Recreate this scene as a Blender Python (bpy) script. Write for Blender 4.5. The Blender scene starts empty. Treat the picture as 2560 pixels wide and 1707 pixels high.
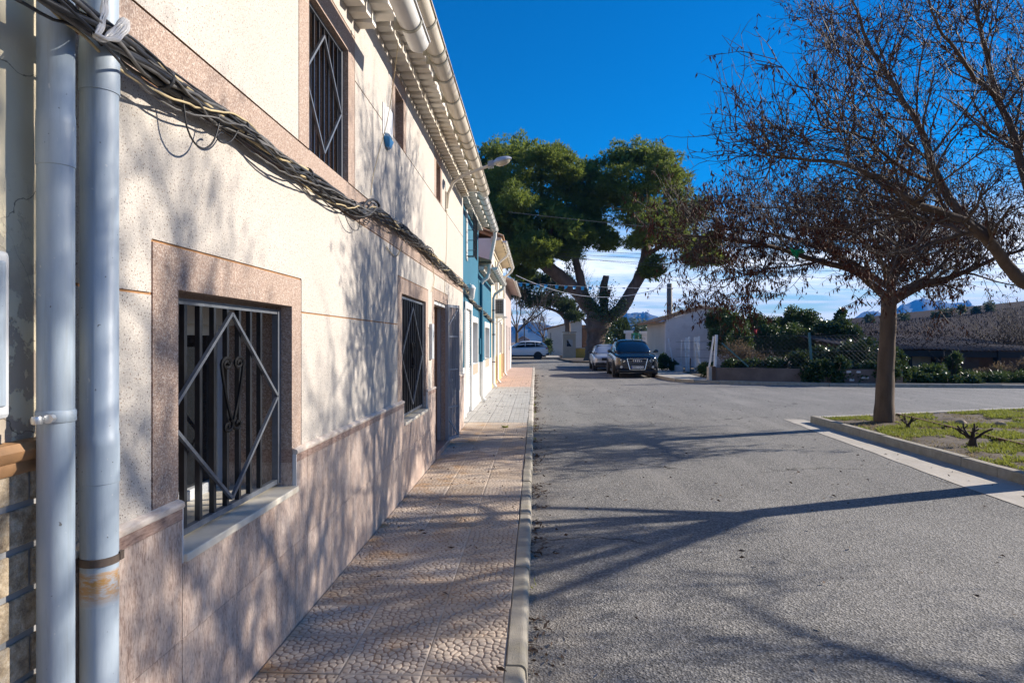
import bpy, math, random
import numpy as np
from mathutils import Vector, Matrix, Quaternion
R = math.radians
SC = bpy.context.scene
COL = SC.collection
RNG = np.random.default_rng(7)
random.seed(5)

# ------------------------------------------------------------------ camera, sky, sun, exposure
F_PX, CX, CY, HC = 1600.0, 1280.0, 853.5, 1.55
YAW = math.atan((1338 - 1280) / F_PX)
CA, SA = math.cos(YAW), math.sin(YAW)
cam = bpy.data.cameras.new('camera')
cam.sensor_width = 36.0
cam.lens = F_PX / 2560 * 36.0
cam.clip_start, cam.clip_end = 0.05, 20000
camo = bpy.data.objects.new('camera', cam); COL.objects.link(camo)
camo.location = (0, 0, HC); camo.rotation_euler = (R(90), 0, YAW)
SC.camera = camo

SUN_AZ, SUN_EL = R(20.5), R(25.0)          # azimuth measured from +X towards +Y
TO_SUN = Vector((math.cos(SUN_AZ) * math.cos(SUN_EL), math.sin(SUN_AZ) * math.cos(SUN_EL), math.sin(SUN_EL)))
world = bpy.data.worlds.new('World'); SC.world = world; world.use_nodes = True
wn, wl = world.node_tree.nodes, world.node_tree.links
wn.clear()
def wnode(t, **k):
    n = wn.new(t)
    for a, b in k.items(): setattr(n, a, b)
    return n
wout = wnode('ShaderNodeOutputWorld'); wbg = wnode('ShaderNodeBackground')
sky = wnode('ShaderNodeTexSky', sky_type='NISHITA', sun_disc=False)
sky.sun_elevation = SUN_EL; sky.sun_rotation = R(90) - SUN_AZ
sky.altitude = 600; sky.air_density = 1.0; sky.dust_density = 0.1; sky.ozone_density = 3.0
whs = wnode('ShaderNodeHueSaturation'); whs.inputs['Saturation'].default_value = 1.55; whs.inputs['Value'].default_value = 1.22
whs.inputs['Hue'].default_value = 0.508
wl.new(sky.outputs[0], whs.inputs['Color'])
# thin streaky clouds low over the horizon
wtc = wnode('ShaderNodeTexCoord'); wsep = wnode('ShaderNodeSeparateXYZ'); wl.new(wtc.outputs['Generated'], wsep.inputs[0])
def wmath(op, a, b=None, clamp=False):
    n = wnode('ShaderNodeMath', operation=op, use_clamp=clamp)
    for i, x in enumerate((a, b)):
        if x is None: continue
        if isinstance(x, (int, float)): n.inputs[i].default_value = x
        else: wl.new(x, n.inputs[i])
    return n.outputs[0]
zc_ = wmath('ADD', wmath('MAXIMUM', wsep.outputs[2], 0.0), 0.045)
wcomb = wnode('ShaderNodeCombineXYZ')
wl.new(wmath('MULTIPLY', wmath('DIVIDE', wsep.outputs[0], zc_), 0.55), wcomb.inputs[0])
wl.new(wmath('DIVIDE', wsep.outputs[1], zc_), wcomb.inputs[1])
wns = wnode('ShaderNodeTexNoise'); wns.inputs['Scale'].default_value = 0.75; wns.inputs['Detail'].default_value = 8
wns.inputs['Roughness'].default_value = 0.62; wns.inputs['Distortion'].default_value = 0.35
wl.new(wcomb.outputs[0], wns.inputs['Vector'])
wr = wnode('ShaderNodeValToRGB'); wr.color_ramp.elements[0].position = 0.36; wr.color_ramp.elements[1].position = 0.54
wl.new(wns.outputs['Fac'], wr.inputs[0])
wmr = wnode('ShaderNodeMapRange'); wmr.inputs['From Min'].default_value = 0.12; wmr.inputs['From Max'].default_value = 0.20
wmr.inputs['To Min'].default_value = 1.0; wmr.inputs['To Max'].default_value = 0.0
wl.new(wsep.outputs[2], wmr.inputs['Value'])
wcf = wmath('MULTIPLY', wmath('MULTIPLY', wr.outputs[0], wmr.outputs[0]), 0.9, True)
wmix = wnode('ShaderNodeMixRGB'); wl.new(wcf, wmix.inputs[0]); wl.new(whs.outputs[0], wmix.inputs[1])
wmix.inputs[2].default_value = (13.0, 13.3, 13.8, 1)
wl.new(wmix.outputs[0], wbg.inputs[0]); wbg.inputs[1].default_value = 0.070
wl.new(wbg.outputs[0], wout.inputs[0])

sunl = bpy.data.lights.new('sun', 'SUN'); sunl.energy = 5.0; sunl.angle = R(0.55); sunl.color = (1.0, 0.915, 0.80)
suno = bpy.data.objects.new('sun', sunl); COL.objects.link(suno)
suno.rotation_euler = (-TO_SUN).to_track_quat('-Z', 'Y').to_euler(); suno.location = (20, 8, 15)
vs = SC.view_settings
vs.view_transform = 'Standard'; vs.look = 'None'; vs.exposure = 0.88; vs.gamma = 1.0; vs.use_curve_mapping = False
SC.render.engine = 'CYCLES'
SC.cycles.use_denoising = True
SC.cycles.max_bounces = 6; SC.cycles.diffuse_bounces = 3; SC.cycles.glossy_bounces = 3
SC.cycles.transmission_bounces = 4; SC.cycles.transparent_max_bounces = 6; SC.cycles.volume_bounces = 0
SC.cycles.caustics_reflective = False; SC.cycles.caustics_refractive = False

# ------------------------------------------------------------------ pixel helpers (a pixel gives a direction; depth comes from what it touches)
def Gp(u, v, z=0.0):
    zc = F_PX * (HC - z) / (v - CY); xc = (u - CX) / F_PX * zc
    return np.array((xc * CA - zc * SA, xc * SA + zc * CA, z))
def Pp(u, v, zc):
    xc = (u - CX) / F_PX * zc
    return np.array((xc * CA - zc * SA, xc * SA + zc * CA, HC + (CY - v) * zc / F_PX))
def Wp(u, v, X):
    zc = X / ((u - CX) / F_PX * CA - SA)
    return np.array((X, (zc + X * SA) / CA, HC + (CY - v) * zc / F_PX))

# ------------------------------------------------------------------ materials
MATS = {}
class NT:
    def __init__(s, name):
        s.m = bpy.data.materials.new(name); s.m.use_nodes = True
        s.n, s.l = s.m.node_tree.nodes, s.m.node_tree.links
        s.b = s.n['Principled BSDF']; MATS[name] = s.m
    def node(s, t, **k):
        n = s.n.new(t)
        for a, b in k.items(): setattr(n, a, b)
        return n
    def put(s, node, key, x):
        if x is None: return
        if hasattr(x, 'is_output') or isinstance(x, bpy.types.NodeSocket): s.l.new(x, node.inputs[key])
        else: node.inputs[key].default_value = x
    def vec(s, scale=(1, 1, 1), obj=False):
        if obj: o = s.node('ShaderNodeTexCoord').outputs['Object']
        else: o = s.node('ShaderNodeNewGeometry').outputs['Position']
        mp = s.node('ShaderNodeMapping'); mp.inputs['Scale'].default_value = scale
        s.l.new(o, mp.inputs[0]); return mp.outputs[0]
    def noise(s, v, scale, detail=4, rough=0.55, dist=0.0):
        n = s.node('ShaderNodeTexNoise'); s.l.new(v, n.inputs['Vector'])
        n.inputs['Scale'].default_value = scale; n.inputs['Detail'].default_value = detail
        n.inputs['Roughness'].default_value = rough; n.inputs['Distortion'].default_value = dist
        return n.outputs['Fac']
    def voro(s, v, scale, feature='F1', rnd=1.0):
        n = s.node('ShaderNodeTexVoronoi', feature=feature); s.l.new(v, n.inputs['Vector'])
        n.inputs['Scale'].default_value = scale; n.inputs['Randomness'].default_value = rnd
        return n
    def ramp(s, f, stops, const=False):
        n = s.node('ShaderNodeValToRGB'); cr = n.color_ramp
        if const: cr.interpolation = 'CONSTANT'
        while len(cr.elements) < len(stops): cr.elements.new(0.5)
        for e, (p, c) in zip(cr.elements, stops):
            e.position = p; e.color = (c, c, c, 1) if isinstance(c, (int, float)) else (*c, 1)
        s.l.new(f, n.inputs[0]); return n.outputs[0]
    def mix(s, f, a, b, mode='MIX'):
        n = s.node('ShaderNodeMixRGB', blend_type=mode)
        for k, x in ((0, f), (1, a), (2, b)):
            if isinstance(x, tuple): n.inputs[k].default_value = (*x, 1)
            elif isinstance(x, (int, float)): n.inputs[k].default_value = x
            else: s.l.new(x, n.inputs[k])
        return n.outputs[0]
    def math(s, op, a, b=None, clamp=False):
        n = s.node('ShaderNodeMath', operation=op, use_clamp=clamp)
        for i, x in enumerate((a, b)):
            if x is None: continue
            if isinstance(x, (int, float)): n.inputs[i].default_value = x
            else: s.l.new(x, n.inputs[i])
        return n.outputs[0]
    def bump(s, h, strength=0.5, dist=0.01):
        n = s.node('ShaderNodeBump'); n.inputs['Strength'].default_value = strength; n.inputs['Distance'].default_value = dist
        s.l.new(h, n.inputs['Height']); s.l.new(n.outputs[0], s.b.inputs['Normal'])
    def out(s, col=None, rough=None, metal=None, spec=None):
        if col is not None:
            if isinstance(col, tuple): s.b.inputs['Base Color'].default_value = (*col, 1)
            else: s.l.new(col, s.b.inputs['Base Color'])
        if rough is not None:
            if isinstance(rough, (int, float)): s.b.inputs['Roughness'].default_value = rough
            else: s.l.new(rough, s.b.inputs['Roughness'])
        if metal is not None: s.b.inputs['Metallic'].default_value = metal
        if spec is not None: s.b.inputs['Specular IOR Level'].default_value = spec
        return s.m
def sc3(c, k): return tuple(min(1.0, x * k) for x in c)
def simple(name, c, rough=0.6, var=0.2, scale=6.0, bump=0.0, bscale=60.0, metal=0.0, spec=0.4, obj=False, dirt=None, stretch=(1, 1, 1)):
    t = NT(name); v = t.vec(stretch, obj)
    f = t.noise(v, scale, 5, 0.6)
    col = t.ramp(f, [(0.28, sc3(c, 1 - var)), (0.72, sc3(c, 1 + var * 0.7))])
    if dirt:
        d = t.ramp(t.noise(v, scale * 0.45, 6, 0.7), [(0.5, 0.0), (0.72, 1.0)])
        col = t.mix(t.math('MULTIPLY', d, 0.75), col, dirt)
    if bump: t.bump(t.noise(v, bscale, 3, 0.6), bump, 0.01)
    return t.out(col, rough, metal, spec)

# cream render with dark stone chips thrown in
t = NT('speckled_render'); v = t.vec()
big = t.noise(v, 1.3, 5, 0.6); col = t.ramp(big, [(0.3, (0.50, 0.455, 0.40)), (0.7, (0.575, 0.53, 0.475))])
col = t.mix(0.55, col, t.ramp(t.noise(v, 260, 2, 0.5), [(0.35, (0.36, 0.32, 0.275)), (0.62, (0.64, 0.595, 0.535))]))
vo = t.voro(v, 88); dot = t.ramp(vo.outputs['Distance'], [(0.16, 1.0), (0.27, 0.0)])
sepc = t.node('ShaderNodeSeparateColor'); t.l.new(vo.outputs['Color'], sepc.inputs[0])
pick = t.ramp(sepc.outputs[0], [(0.22, 0.0), (0.24, 1.0)]); dotc = t.ramp(sepc.outputs[1], [(0.2, (0.13, 0.10, 0.09)), (0.5, (0.30, 0.21, 0.14)), (0.9, (0.24, 0.23, 0.22))])
col = t.mix(t.math('MULTIPLY', dot, pick), col, dotc)
vo2 = t.voro(v, 210); d2 = t.ramp(vo2.outputs['Distance'], [(0.16, 1.0), (0.27, 0.0)])
sp2 = t.node('ShaderNodeSeparateColor'); t.l.new(vo2.outputs['Color'], sp2.inputs[0])
col = t.mix(t.math('MULTIPLY', t.math('MULTIPLY', d2, t.ramp(sp2.outputs[0], [(0.42, 0.0), (0.44, 1.0)])), 0.85), col, (0.30, 0.23, 0.175))
t.bump(t.noise(v, 190, 3, 0.6), 0.35, 0.006); t.out(col, 0.85, spec=0.25)
# brown aggregate of the surrounds and the band
t = NT('brown_aggregate'); v = t.vec()
vo = t.voro(v, 190); sepc = t.node('ShaderNodeSeparateColor'); t.l.new(vo.outputs['Color'], sepc.inputs[0])
col = t.ramp(sepc.outputs[0], [(0.0, (0.11, 0.075, 0.06)), (0.25, (0.29, 0.20, 0.16)), (0.55, (0.40, 0.295, 0.235)), (0.8, (0.52, 0.42, 0.345)), (1.0, (0.68, 0.61, 0.535))])
col = t.mix(0.45, col, t.ramp(t.noise(v, 2.2, 4), [(0.3, (0.35, 0.25, 0.195)), (0.7, (0.45, 0.335, 0.265))]))
t.bump(vo.outputs['Distance'], 0.5, 0.004); t.out(col, 0.8, spec=0.3)
simple('groove', (0.42, 0.22, 0.10), 0.9, 0.25, 12)
# glazed plinth tile, vertical veins
t = NT('plinth_tile'); v = t.vec((1, 1, 0.24)); oi = t.node('ShaderNodeObjectInfo')
vv = t.node('ShaderNodeVectorMath', operation='ADD'); t.l.new(v, vv.inputs[0])
cmb = t.node('ShaderNodeCombineXYZ'); t.l.new(t.math('MULTIPLY', oi.outputs['Random'], 40.0), cmb.inputs[2]); t.l.new(cmb.outputs[0], vv.inputs[1])
f1 = t.noise(vv.outputs[0], 150, 5, 0.7); f2 = t.noise(vv.outputs[0], 28, 4, 0.6)
col = t.ramp(t.math('ADD', t.math('MULTIPLY', f1, 0.65), t.math('MULTIPLY', f2, 0.35)), [(0.36, (0.18, 0.115, 0.09)), (0.44, (0.42, 0.295, 0.235)), (0.52, (0.58, 0.455, 0.375)), (0.62, (0.73, 0.615, 0.525))])
v3 = t.vec((1, 1, 0.42)); spk = t.ramp(t.noise(v3, 120, 3, 0.55), [(0.58, 0.0), (0.64, 1.0)])
col = t.mix(t.math('MULTIPLY', spk, 0.55), col, (0.15, 0.10, 0.085))
col = t.mix(0.22, col, t.ramp(oi.outputs['Random'], [(0.0, (0.36, 0.26, 0.21)), (1.0, (0.68, 0.57, 0.49))]))
t.out(col, 0.38, spec=0.4)
simple('grout', (0.62, 0.58, 0.54), 0.9, 0.12, 20)
t = NT('tile_border'); v = t.vec((1, 0.2, 1)); f1 = t.noise(v, 120, 5, 0.65)
t.out(t.ramp(f1, [(0.35, (0.20, 0.12, 0.095)), (0.5, (0.36, 0.24, 0.19)), (0.65, (0.46, 0.33, 0.27))]), 0.4)
t = NT('tile_cap'); v = t.vec((1, 0.25, 1)); f1 = t.noise(v, 60, 5, 0.65)
t.out(t.ramp(f1, [(0.35, (0.55, 0.44, 0.36)), (0.6, (0.74, 0.65, 0.56))]), 0.4)
simple('marble_sill', (0.74, 0.68, 0.56), 0.35, 0.18, 5, dirt=(0.55, 0.40, 0.22))
# embossed pavement tile
t = NT('cobble_tile'); v = t.vec(); at = t.node('ShaderNodeAttribute', attribute_name='h'); oi = t.node('ShaderNodeObjectInfo')
base = t.ramp(t.noise(v, 9, 5, 0.6), [(0.3, (0.43, 0.345, 0.255)), (0.7, (0.59, 0.49, 0.385))])
base = t.mix(0.6, base, t.ramp(oi.outputs['Random'], [(0.0, (0.42, 0.33, 0.245)), (0.5, (0.53, 0.43, 0.335)), (1.0, (0.62, 0.525, 0.43))]))
orange = t.ramp(t.noise(v, 2.6, 5, 0.65, 0.6), [(0.50, 0.0), (0.66, 1.0)])
px = t.node('ShaderNodeSeparateXYZ'); t.l.new(v, px.inputs[0])
near_wall = t.ramp(t.math('MULTIPLY', t.math('ADD', px.outputs[0], 1.25), 1.0), [(0.05, 1.0), (0.75, 0.3)])
base = t.mix(t.math('MULTIPLY', t.math('MULTIPLY', orange, near_wall), 0.8), base, (0.50, 0.28, 0.11))
grv = t.mix(t.math('MULTIPLY', orange, 0.7), (0.30, 0.215, 0.165), (0.34, 0.17, 0.06))
col = t.mix(t.ramp(at.outputs['Fac'], [(0.10, 0.0), (0.75, 1.0)]), grv, base)
t.bump(t.noise(v, 300, 2), 0.15, 0.003); t.out(col, 0.78, spec=0.3)
simple('mortar', (0.50, 0.43, 0.37), 0.9, 0.15, 20)
simple('grey_paver', (0.44, 0.42, 0.385), 0.8, 0.14, 5, bump=0.2, bscale=200, dirt=(0.33, 0.31, 0.28))
simple('pink_paver', (0.55, 0.40, 0.32), 0.8, 0.16, 5, bump=0.2, bscale=200)
# old pale asphalt
t = NT('asphalt'); v = t.vec()
vo = t.voro(v, 85); sepc = t.node('ShaderNodeSeparateColor'); t.l.new(vo.outputs['Color'], sepc.inputs[0])
agg = t.ramp(sepc.outputs[0], [(0.0, (0.05, 0.049, 0.047)), (0.35, (0.135, 0.131, 0.125)), (0.7, (0.26, 0.25, 0.236)), (1.0, (0.46, 0.44, 0.41))])
wide = t.ramp(t.noise(v, 0.55, 6, 0.62, 0.4), [(0.28, (0.125, 0.122, 0.117)), (0.72, (0.27, 0.258, 0.238))])
col = t.mix(0.46, agg, wide)
vw = t.vec((1, 0.12, 1)); col = t.mix(t.math('MULTIPLY', t.ramp(t.noise(vw, 1.6, 5, 0.6), [(0.5, 0.0), (0.7, 1.0)]), 0.35), col, (0.36, 0.34, 0.31))
px = t.node('ShaderNodeSeparateXYZ'); t.l.new(v, px.inputs[0])
dust = t.ramp(t.math('ADD', px.outputs[0], t.math('MULTIPLY', t.noise(v, 3.0, 5, 0.7), 0.7)), [(0.30, 1.0), (0.75, 0.0)])
col = t.mix(t.math('MULTIPLY', dust, 0.4), col, (0.30, 0.25, 0.195))
vd = t.node('ShaderNodeVectorMath', operation='ADD'); t.l.new(v, vd.inputs[0])
nz = t.node('ShaderNodeTexNoise'); t.l.new(v, nz.inputs['Vector']); nz.inputs['Scale'].default_value = 1.3; nz.inputs['Detail'].default_value = 6
t.l.new(nz.outputs['Color'], vd.inputs[1])
ce = t.voro(vd.outputs[0], 0.33, 'DISTANCE_TO_EDGE'); ck = t.ramp(ce.outputs['Distance'], [(0.0015, 1.0), (0.005, 0.0)])
ckm = t.math('MULTIPLY', ck, t.ramp(t.noise(v, 0.35, 2), [(0.44, 0.0), (0.52, 0.9)]))
stn = t.ramp(t.noise(v, 1.1, 4, 0.6), [(0.66, 0.0), (0.76, 0.55)])
col = t.mix(stn, col, (0.085, 0.08, 0.075))
col = t.mix(ckm, col, (0.035, 0.033, 0.03))
hgt = t.math('ADD', t.math('MULTIPLY', vo.outputs['Distance'], 0.8), t.noise(v, 40, 3, 0.6))
t.bump(hgt, 0.70, 0.011); t.out(col, 0.88, spec=0.3)
simple('concrete', (0.40, 0.375, 0.33), 0.85, 0.2, 4, bump=0.35, bscale=120, dirt=(0.26, 0.24, 0.19))
simple('kerb_concrete', (0.36, 0.325, 0.265), 0.85, 0.22, 9, bump=0.4, bscale=170, dirt=(0.24, 0.215, 0.14))
simple('pale_concrete', (0.47, 0.43, 0.375), 0.85, 0.2, 2.2, bump=0.3, bscale=120, dirt=(0.30, 0.26, 0.21))
simple('soil', (0.105, 0.08, 0.058), 0.95, 0.45, 7, bump=0.8, bscale=40)
simple('field_earth', (0.16, 0.125, 0.095), 0.95, 0.3, 0.3)
t = NT('pipe_grey'); v = t.vec((1, 1, 0.22))
pc = t.ramp(t.noise(v, 9, 6, 0.65), [(0.3, (0.27, 0.335, 0.40)), (0.7, (0.40, 0.465, 0.53))])
pc = t.mix(t.math('MULTIPLY', t.ramp(t.noise(t.vec((1, 1, 0.06)), 40, 5, 0.7), [(0.52, 0.0), (0.68, 1.0)]), 0.45), pc, (0.24, 0.265, 0.27))
pc = t.mix(t.ramp(t.noise(t.vec((1, 1, .6)), 55, 3, 0.6), [(0.70, 0.0), (0.74, 0.8)]), pc, (0.58, 0.58, 0.54))
pc = t.mix(t.ramp(t.noise(t.vec(), 70, 2, 0.5), [(0.745, 0.0), (0.76, 0.9)]), pc, (0.10, 0.10, 0.10))
t.bump(t.noise(v, 60, 4, 0.6), 0.12, 0.004); t.out(pc, t.ramp(t.noise(v, 14, 4), [(0.3, 0.40), (0.7, 0.62)]))
t = NT('pipe_rust'); v = t.vec(); pz = t.node('ShaderNodeSeparateXYZ'); t.l.new(v, pz.inputs[0])
rr = t.ramp(t.noise(t.vec((1, 1, 3)), 30, 6, 0.75), [(0.36, 0.0), (0.56, 1.0)])
zf = t.ramp(t.math('DIVIDE', t.math('SUBTRACT', pz.outputs[2], 0.845), 0.093), [(0.0, 0.0), (0.3, 0.75), (0.75, 1.0), (1.0, 0.7)])
t.out(t.mix(t.math('MULTIPLY', rr, zf), (0.37, 0.43, 0.49), (0.40, 0.21, 0.05)), 0.6)
t = NT('pipe_paint'); v = t.vec((1, 1, 0.6)); rr = t.ramp(t.noise(v, 38, 4, 0.6, 0.5), [(0.50, 0.0), (0.56, 1.0)])
t.out(t.mix(rr, (0.33, 0.395, 0.46), (0.55, 0.39, 0.15)), 0.5)
simple('steel', (0.55, 0.56, 0.57), 0.35, 0.1, 30, metal=0.9)
simple('rusty_steel', (0.11, 0.085, 0.07), 0.6, 0.35, 40, metal=0.4)
simple('black_iron', (0.022, 0.024, 0.028), 0.30, 0.3, 25, spec=0.55)
simple('scroll_iron', (0.013, 0.013, 0.014), 0.75, 0.3, 25, spec=0.2)
simple('sheen_iron', (0.15, 0.165, 0.19), 0.38, 0.2, 25, metal=0.2, spec=0.5)  # paler copy of the black iron, bluish reflection put into its colour
simple('gate_grey', (0.29, 0.31, 0.345), 0.42, 0.12, 8, spec=0.5)
simple('black_cable', (0.030, 0.031, 0.034), 0.5, 0.4, 30)
simple('grey_cable', (0.13, 0.125, 0.12), 0.55, 0.3, 30)
simple('cream_cable', (0.55, 0.44, 0.25), 0.55, 0.2, 30)
simple('clear_tape', (0.55, 0.53, 0.50), 0.25, 0.2, 30, spec=0.6)
simple('old_plaster', (0.66, 0.59, 0.44), 0.9, 0.12, 1.6, bump=0.25, bscale=30)
t = NT('peeling_plaster'); v = t.vec(); px = t.node('ShaderNodeSeparateXYZ'); t.l.new(v, px.inputs[0])
low = t.ramp(t.math('ADD', px.outputs[2], t.math('MULTIPLY', t.noise(v, 5, 5, 0.65), 1.3)), [(0.0, 1.0), (1.0, 1.0)])
hz = t.node('ShaderNodeMapRange'); hz.inputs['From Min'].default_value = 2.35; hz.inputs['From Max'].default_value = 1.95; t.l.new(t.math('ADD', px.outputs[2], t.math('MULTIPLY', t.noise(v, 6, 6, 0.7), 0.9)), hz.inputs['Value'])
vw_ = t.node('ShaderNodeVectorMath', operation='ADD'); nz_ = t.node('ShaderNodeTexNoise'); nz_.inputs['Scale'].default_value = 9; nz_.inputs['Detail'].default_value = 5; t.l.new(v, nz_.inputs['Vector']); sc_ = t.node('ShaderNodeVectorMath', operation='SCALE'); sc_.inputs['Scale'].default_value = .10; t.l.new(nz_.outputs['Color'], sc_.inputs[0]); t.l.new(v, vw_.inputs[0]); t.l.new(sc_.outputs[0], vw_.inputs[1])
cr = t.voro(vw_.outputs[0], 2.6, 'DISTANCE_TO_EDGE'); crk = t.ramp(cr.outputs['Distance'], [(0.0015, 1.0), (0.004, 0.0)])
crm = t.math('MULTIPLY', crk, t.ramp(t.noise(v, 1.7, 2), [(0.48, 0.0), (0.54, 1.0)]))
peel = t.math('MULTIPLY', hz.outputs[0], t.ramp(t.noise(v, 13, 5, 0.65), [(0.47, 0.0), (0.50, 1.0)]))
c1 = t.ramp(t.noise(v, 2, 4), [(0.3, (0.60, 0.53, 0.38)), (0.7, (0.72, 0.65, 0.49))])
t.out(t.mix(crm, t.mix(peel, c1, (0.40, 0.34, 0.27)), (0.10, 0.08, 0.06)), 0.9)
t.bump(t.math('SUBTRACT', t.math('MULTIPLY', t.noise(v, 30, 3), 0.3), peel), 0.5, 0.01)
simple('brown_moulding', (0.36, 0.20, 0.095), 0.5, 0.25, 18)
t = NT('split_stone'); v = t.vec(); oi = t.node('ShaderNodeObjectInfo')
c1 = t.ramp(t.noise(v, 34, 6, 0.7), [(0.34, (0.13, 0.085, 0.05)), (0.5, (0.40, 0.31, 0.20)), (0.66, (0.62, 0.54, 0.42))])
c1 = t.mix(0.25, c1, t.ramp(oi.outputs['Random'], [(0, (0.36, 0.29, 0.20)), (1, (0.60, 0.50, 0.36))]))
t.bump(t.noise(v, 45, 5, 0.65), 0.8, 0.012); t.out(c1, 0.85)
simple('stone_mortar', (0.29, 0.29, 0.29), 0.9, 0.15, 14)
simple('white_paint', (0.76, 0.745, 0.71), 0.6, 0.08, 3, dirt=(0.62, 0.60, 0.55))
simple('white_plastic', (0.78, 0.78, 0.76), 0.4, 0.05, 3)
simple('gutter_pvc', (0.74, 0.66, 0.53), 0.35, 0.10, 2.2, dirt=(0.62, 0.50, 0.36))
simple('gutter_white', (0.76, 0.74, 0.69), 0.35, 0.07, 2.2)
simple('gutter_bracket', (0.44, 0.42, 0.34), 0.45, 0.2, 20)
simple('corbel_white', (0.80, 0.75, 0.66), 0.8, 0.08, 3, bump=0.2, bscale=40, dirt=(0.66, 0.52, 0.34))
simple('teal_paint', (0.016, 0.125, 0.20), 0.75, 0.16, 1.8, bump=0.2, bscale=50, dirt=(0.02, 0.15, 0.23))
simple('sky_paint', (0.04, 0.34, 0.60), 0.7, 0.1, 3)
simple('cream_paint', (0.72, 0.62, 0.45), 0.8, 0.1, 1.5, bump=0.15, bscale=50)
simple('ochre_paint', (0.66, 0.43, 0.19), 0.8, 0.1, 2)
simple('mauve_render', (0.44, 0.36, 0.33), 0.85, 0.15, 1.5)
simple('white_render', (0.72, 0.69, 0.66), 0.85, 0.1, 0.9, bump=0.15, bscale=30, dirt=(0.58, 0.54, 0.51))
simple('grey_shutter', (0.33, 0.35, 0.37), 0.6, 0.1, 5)
simple('tan_panel', (0.40, 0.33, 0.25), 0.8, 0.15, 6)
simple('roof_tile', (0.40, 0.22, 0.12), 0.8, 0.35, 4, dirt=(0.42, 0.36, 0.22))
simple('soffit_wood', (0.30, 0.17, 0.08), 0.7, 0.3, 8)
simple('dark_inside', (0.02, 0.02, 0.021), 0.8, 0.2, 3)
simple('window_frame', (0.52, 0.54, 0.56), 0.4, 0.06, 5)
t = NT('dark_glass'); t.out((0.012, 0.014, 0.017), 0.06, spec=0.5)
simple('blind', (0.66, 0.63, 0.55), 0.5, 0.06, 5)
simple('alarm_blue', (0.045, 0.22, 0.48), 0.35, 0.1, 8)
simple('bark', (0.135, 0.092, 0.062), 0.9, 0.35, 9, bump=0.7, bscale=70, stretch=(1, 1, 0.25))
simple('stump_wood', (0.05, 0.037, 0.03), 0.9, 0.4, 20, bump=0.6, bscale=60)
simple('twig', (0.085, 0.062, 0.048), 0.7, 0.4, 6)
t = NT('dry_leaf'); v = t.vec(); t.out(t.ramp(t.noise(v, 9, 3, 0.7), [(0.32, (0.045, 0.019, 0.012)), (0.55, (0.115, 0.042, 0.024)), (0.75, (0.20, 0.085, 0.042))]), 0.75, spec=0.2)
simple('pine_bark', (0.135, 0.098, 0.078), 0.95, 0.5, 2.2, bump=1.0, bscale=9, stretch=(1, 1, 0.35))
def foliage(name, a, b, c, scale, rough=0.6, spec=0.3, trans=0.12):
    t = NT(name); v = t.vec()
    t.out(t.ramp(t.noise(v, scale, 4, 0.7), [(0.3, a), (0.52, b), (0.74, c)]), rough, spec=spec)
    tr = t.node('ShaderNodeBsdfTranslucent'); tr.inputs[0].default_value = (*sc3(c, 1.3), 1)
    mx = t.node('ShaderNodeMixShader'); mx.inputs[0].default_value = trans
    t.l.new(t.b.outputs[0], mx.inputs[1]); t.l.new(tr.outputs[0], mx.inputs[2])
    t.l.new(mx.outputs[0], t.n['Material Output'].inputs[0])
foliage('pine_needle', (0.055, 0.098, 0.022), (0.12, 0.172, 0.034), (0.205, 0.25, 0.045), 0.9, 0.6, 0.25, 0.34)
foliage('pine_needle_dark', (0.022, 0.042, 0.018), (0.045, 0.076, 0.026), (0.085, 0.12, 0.035), 0.7, 0.6, 0.3, 0.15)
foliage('ivy_leaf', (0.018, 0.042, 0.014), (0.036, 0.072, 0.020), (0.075, 0.105, 0.025), 2.5, 0.27, 0.6, 0.15)
foliage('hedge_leaf', (0.022, 0.048, 0.014), (0.048, 0.088, 0.022), (0.095, 0.135, 0.03), 2.5, 0.45, 0.4, 0.18)
foliage('dry_bush', (0.085, 0.055, 0.035), (0.15, 0.105, 0.065), (0.24, 0.175, 0.10), 3, 0.8, 0.2, 0.15)
foliage('red_bush', (0.07, 0.022, 0.018), (0.13, 0.05, 0.032), (0.19, 0.10, 0.05), 5, 0.7, 0.2, 0.15)
foliage('grass', (0.055, 0.085, 0.018), (0.135, 0.185, 0.03), (0.27, 0.29, 0.05), 1.6, 0.6, 0.3, 0.3)
foliage('straw', (0.16, 0.12, 0.06), (0.28, 0.22, 0.12), (0.38, 0.31, 0.17), 3, 0.8, 0.2, 0.2)
foliage('palm_leaf', (0.03, 0.05, 0.028), (0.055, 0.085, 0.04), (0.10, 0.13, 0.06), 2, 0.5, 0.4, 0.15)
simple('litter', (0.10, 0.062, 0.040), 0.85, 0.5, 40)
simple('grey_render', (0.66, 0.62, 0.60), 0.9, 0.16, 0.9, bump=0.3, bscale=20, dirt=(0.25, 0.225, 0.22))
simple('cream_render', (0.58, 0.51, 0.42), 0.9, 0.1, 0.9, bump=0.2, bscale=20)
simple('rough_wall', (0.165, 0.125, 0.105), 0.95, 0.3, 2.5, bump=0.5, bscale=25, dirt=(0.10, 0.08, 0.07))
simple('pole_grey', (0.13, 0.125, 0.115), 0.6, 0.15, 3)
simple('green_post', (0.05, 0.15, 0.16), 0.5, 0.15, 6)
simple('green_fence', (0.02, 0.28, 0.14), 0.5, 0.1, 6)
simple('wire', (0.055, 0.065, 0.07), 0.5, 0.2, 10)
simple('brick_dark', (0.12, 0.07, 0.045), 0.9, 0.3, 5)
simple('yellow_render', (0.55, 0.37, 0.08), 0.85, 0.15, 2)
simple('booth_grey', (0.34, 0.31, 0.255), 0.6, 0.08, 3)
simple('vine_scrub', (0.036, 0.024, 0.021), 0.95, 0.5, 1.1, bump=0.5, bscale=5, spec=0.05, dirt=(0.055, 0.039, 0.032))
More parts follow.
